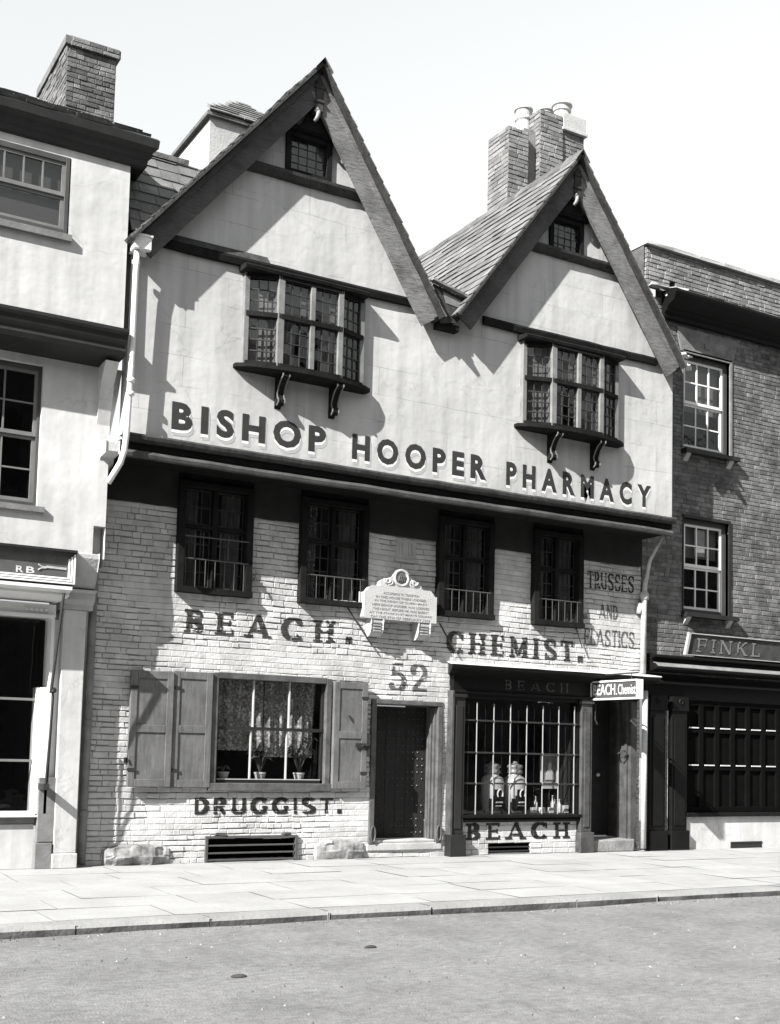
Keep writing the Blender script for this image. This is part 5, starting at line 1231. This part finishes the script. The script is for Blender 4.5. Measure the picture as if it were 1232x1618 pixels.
for i in range(7): b.box(13.80+random.uniform(-.06, .12), 14.0+random.uniform(-.04, .16), -.30+.03*i, -.1, 9.30+.025*i, 9.325+.025*i, .02)
b.bar((13.52, -.05, 9.50), (14.2, -.20, 9.47), .16, .02, seg=6, wob=.02); b.build('cornice_rubble', GREYSTUCCO, R)
b = MB(); b.prism_y([(14.30, 8.52), (15.52, 8.52), (15.66, 8.93), (14.18, 8.93)], YB-.03, YB+.05); b.prism_y([(14.84, 8.64), (14.96, 8.64), (14.98, 8.74), (14.82, 8.74)], YB-.05, YB-.03); b.build('lintel', mat('sooty_stucco', .17, .9, .3, 5, .3, 30, dirt=.4, dscale=3), R)
for (a, c, d, e) in ops:
    fr = sash(R, 'sash_window', a, c, d, e, YB+.06, 3, 4, mat('dark_sash_box', .05, .6), WHITEPAINT, GLASSD, .085, .024, thick=.12)
    b = MB(); b.box(a-.04, c+.14, YB-.14, YB+.06, d-.07, d); b.build('sill', PAINTDARK, fr)
    for x in (a+.06, c-.02):
        b = MB(); b.prism_x([(YB, d-.20), (YB-.10, d-.08), (YB-.10, d-.07), (YB, d-.07)], x-.05, x+.05); b.build('sill_bracket', STONE, fr)
    drape(fr, 'room', a, c, d, e, YB+.18, .8)
    b = MB(); b.box(a+.1, c-.1, YB+.20, YB+.21, d+(.75 if d > 6 else 1.0), e-.1); b.build('blind', mat('pale_blind', .30, .8, .15, 4), fr)
    b = MB(); b.box(a-.02, a+.0, YB-.02, YB+.06, d, e); b.box(c, c+.05, YB-.03, YB+.06, d, e); b.box(a-.02, c+.05, YB-.03, YB+.06, e, e+.05); b.build('architrave', PAINTDARK if d < 6 else GREYPAINT, fr)
b = MB(); b.box(14.74, 14.98, YB+.10, YB+.105, 5.0, 5.46); b.build('notice', GOODS, fr)
# shopfront
b = MB(); b.box(13.50, 18.5, -.02, .3, 2.50, 2.9); b.prof_x([(.0, 2.74), (-.16, 2.74), (-.18, 2.77), (-.16, 2.79), (.0, 2.80)], 13.66, 18.5); b.build('shop_fascia', PAINTBLACK, R)
b = MB(); b.prof_x([(YB, 2.94), (-.12, 2.94), (-.28, 2.97), (-.30, 3.0), (-.22, 3.06), (-.14, 3.08), (-.14, 3.14), (-.24, 3.17), (-.24, 3.20), (YB, 3.24)], 13.58, 18.5, .2, 0, seg=12, wob=.004); b.build('shop_cornice', PAINTBLACK, R)
b = MB(); b.prof_x([(-.14, 3.078), (-.222, 3.062), (-.303, 3.004), (-.31, 3.012), (-.228, 3.072), (-.145, 3.090)], 13.58, 18.5, .2, 0); b.build('cornice_lip', GREYPAINT, R)
t = thing('shop_signboard', 'weathered grey signboard with old capitals FINKL, leaning on the right shop cornice', 'sign', (15.2, -.1, 3.24))
b = MB(); tilt = .05
b.prism_x([(-.14, 3.25), (-.08, 3.25), (-.12, 3.60), (-.18, 3.60)], 14.33, 18.2); b.build('board', mat('sign_board', .05, .8, .4, 6, .3, dirt=.3), t)
b = MB(); b.bar((14.28, -.15, 3.245), (14.34, -.19, 3.62), .05, .05, (0, 1, 0)); b.bar((14.30, -.185, 3.61), (18.2, -.185, 3.61), .05, .015); b.bar((14.28, -.155, 3.25), (18.2, -.155, 3.25), .05, .012); b.build('frame', GREYSTUCCO, t)
b_ = ink('FINKL', 14.52, 16.03, 3.31, 3.54, .09, .045, .05, gap=.22, wear=.05, seed=21)
o = paint(t, 'lettering', b_, mat('pale_sign_letters', .15, .8, .3, 9), None, -.18, .012)
for v in o.data.vertices: v.co.y += -(v.co.z+ORIG[t.name].z-3.43)*(.04/.35)+.023
for x0, x1 in ((13.56, 13.90), (14.04, 14.38)): pilaster(x0, x1, 2.40, PAINTBLACK, -.10, 'pilaster', R, True)
b = MB(); bricks(b, 13.91, 14.03, 0, 2.5, -.01, [], ch=.08, proud=.006); b.build('brick_strip', [PALEBRICK, REDJOINT], R)
b = MB(); b.box(14.40, 18.5, .03, .10, .60, 2.50)
n = 11
for i in range(n+1):
    x = 14.42+.37*i; b.box(x-.05, x+.05, -.015, .03, .62, 2.50)
for z in (.66, 1.37, 2.0, 2.46): b.box(14.42, 18.5, -.012, .03, z-.05, z+.045)
sb = b.build('boarded_shutters', mat('flat_black', .003, .85, .3, 5, spec=.05), R, bevel=.006)
b = MB()
for i in range(n):
    x = 14.42+.37*i
    for z in (1.405, 2.035): b.box(x+.075, x+.30, -.026, -.013, z-.009, z+.011)
b.build('shutter_slot', mat('pale_slot', .5, .6), sb)
b = MB(); b.box(14.40, 18.5, -.10, .1, .54, .61); b.build('shop_sill', PAINTBLACK, R, bevel=.01)
b = MB(); b.box(14.40, 18.5, -.04, .1, 0, .54); b.build('stall_riser', STUCCO, R)
b = MB(); b.box(15.45, 16.2, -.055, -.04, .085, .11); b.box(15.45, 16.2, -.055, -.04, .0, .02); b.box(15.45, 15.475, -.055, -.04, .02, .085); b.box(15.475, 16.2, -.046, -.04, .02, .085); b.build('air_vent', IRON, R)

dropping(3.42, -7.05, .07, .04, 'small dark dropping on the road nearest the lower left corner')
dropping(4.9, -6.3, .06, .03, 'small flat dark dropping on the road beneath the wide cellar grating')
dropping(10.2, -6.9, .08, .035, 'dark flattened dropping on the road at lower right')

# ------------------------------------------------------------------ the terrace across the street (behind the photographer): shades the low sky
T = thing('opposite_terrace', 'plain dark brick terrace with slate roof facing the pharmacy from across the street', 'terrace', (8, -19, 0))
b = MB(); hs = [(-40, -26, 11.6), (-26, -14, 12.6), (-14, -4, 11.4), (-4, 5, 12.2), (5, 15, 13.0), (15, 27, 11.8), (27, 42, 12.4)]
for x0, x1, h in hs: b.box(x0, x1-.02, -28, -19.0, -.29, h)
b.build('wall', REDBRICK, T)
b = MB()
for x0, x1, h in hs: b.prism_x([(-18.7, h+.01), (-28.2, h+.01), (-23.5, h+3.2)], x0+.01, x1-.03)
b.build('roof', SLATE_D, T)
for x0, x1, h in hs:
    n = int((x1-x0)/2.6)
    for i in range(n):
        x = x0+(x1-x0)*(i+.5)/n
        for z in (1.0, 3.9, 6.3, 8.7):
            b = MB(); b.box(x-.55, x+.55, -19.0, -18.93, z, z+1.7); b.box(x-.02, x+.02, -18.93, -18.91, z, z+1.7); b.build('window', PAINTDARK, T)
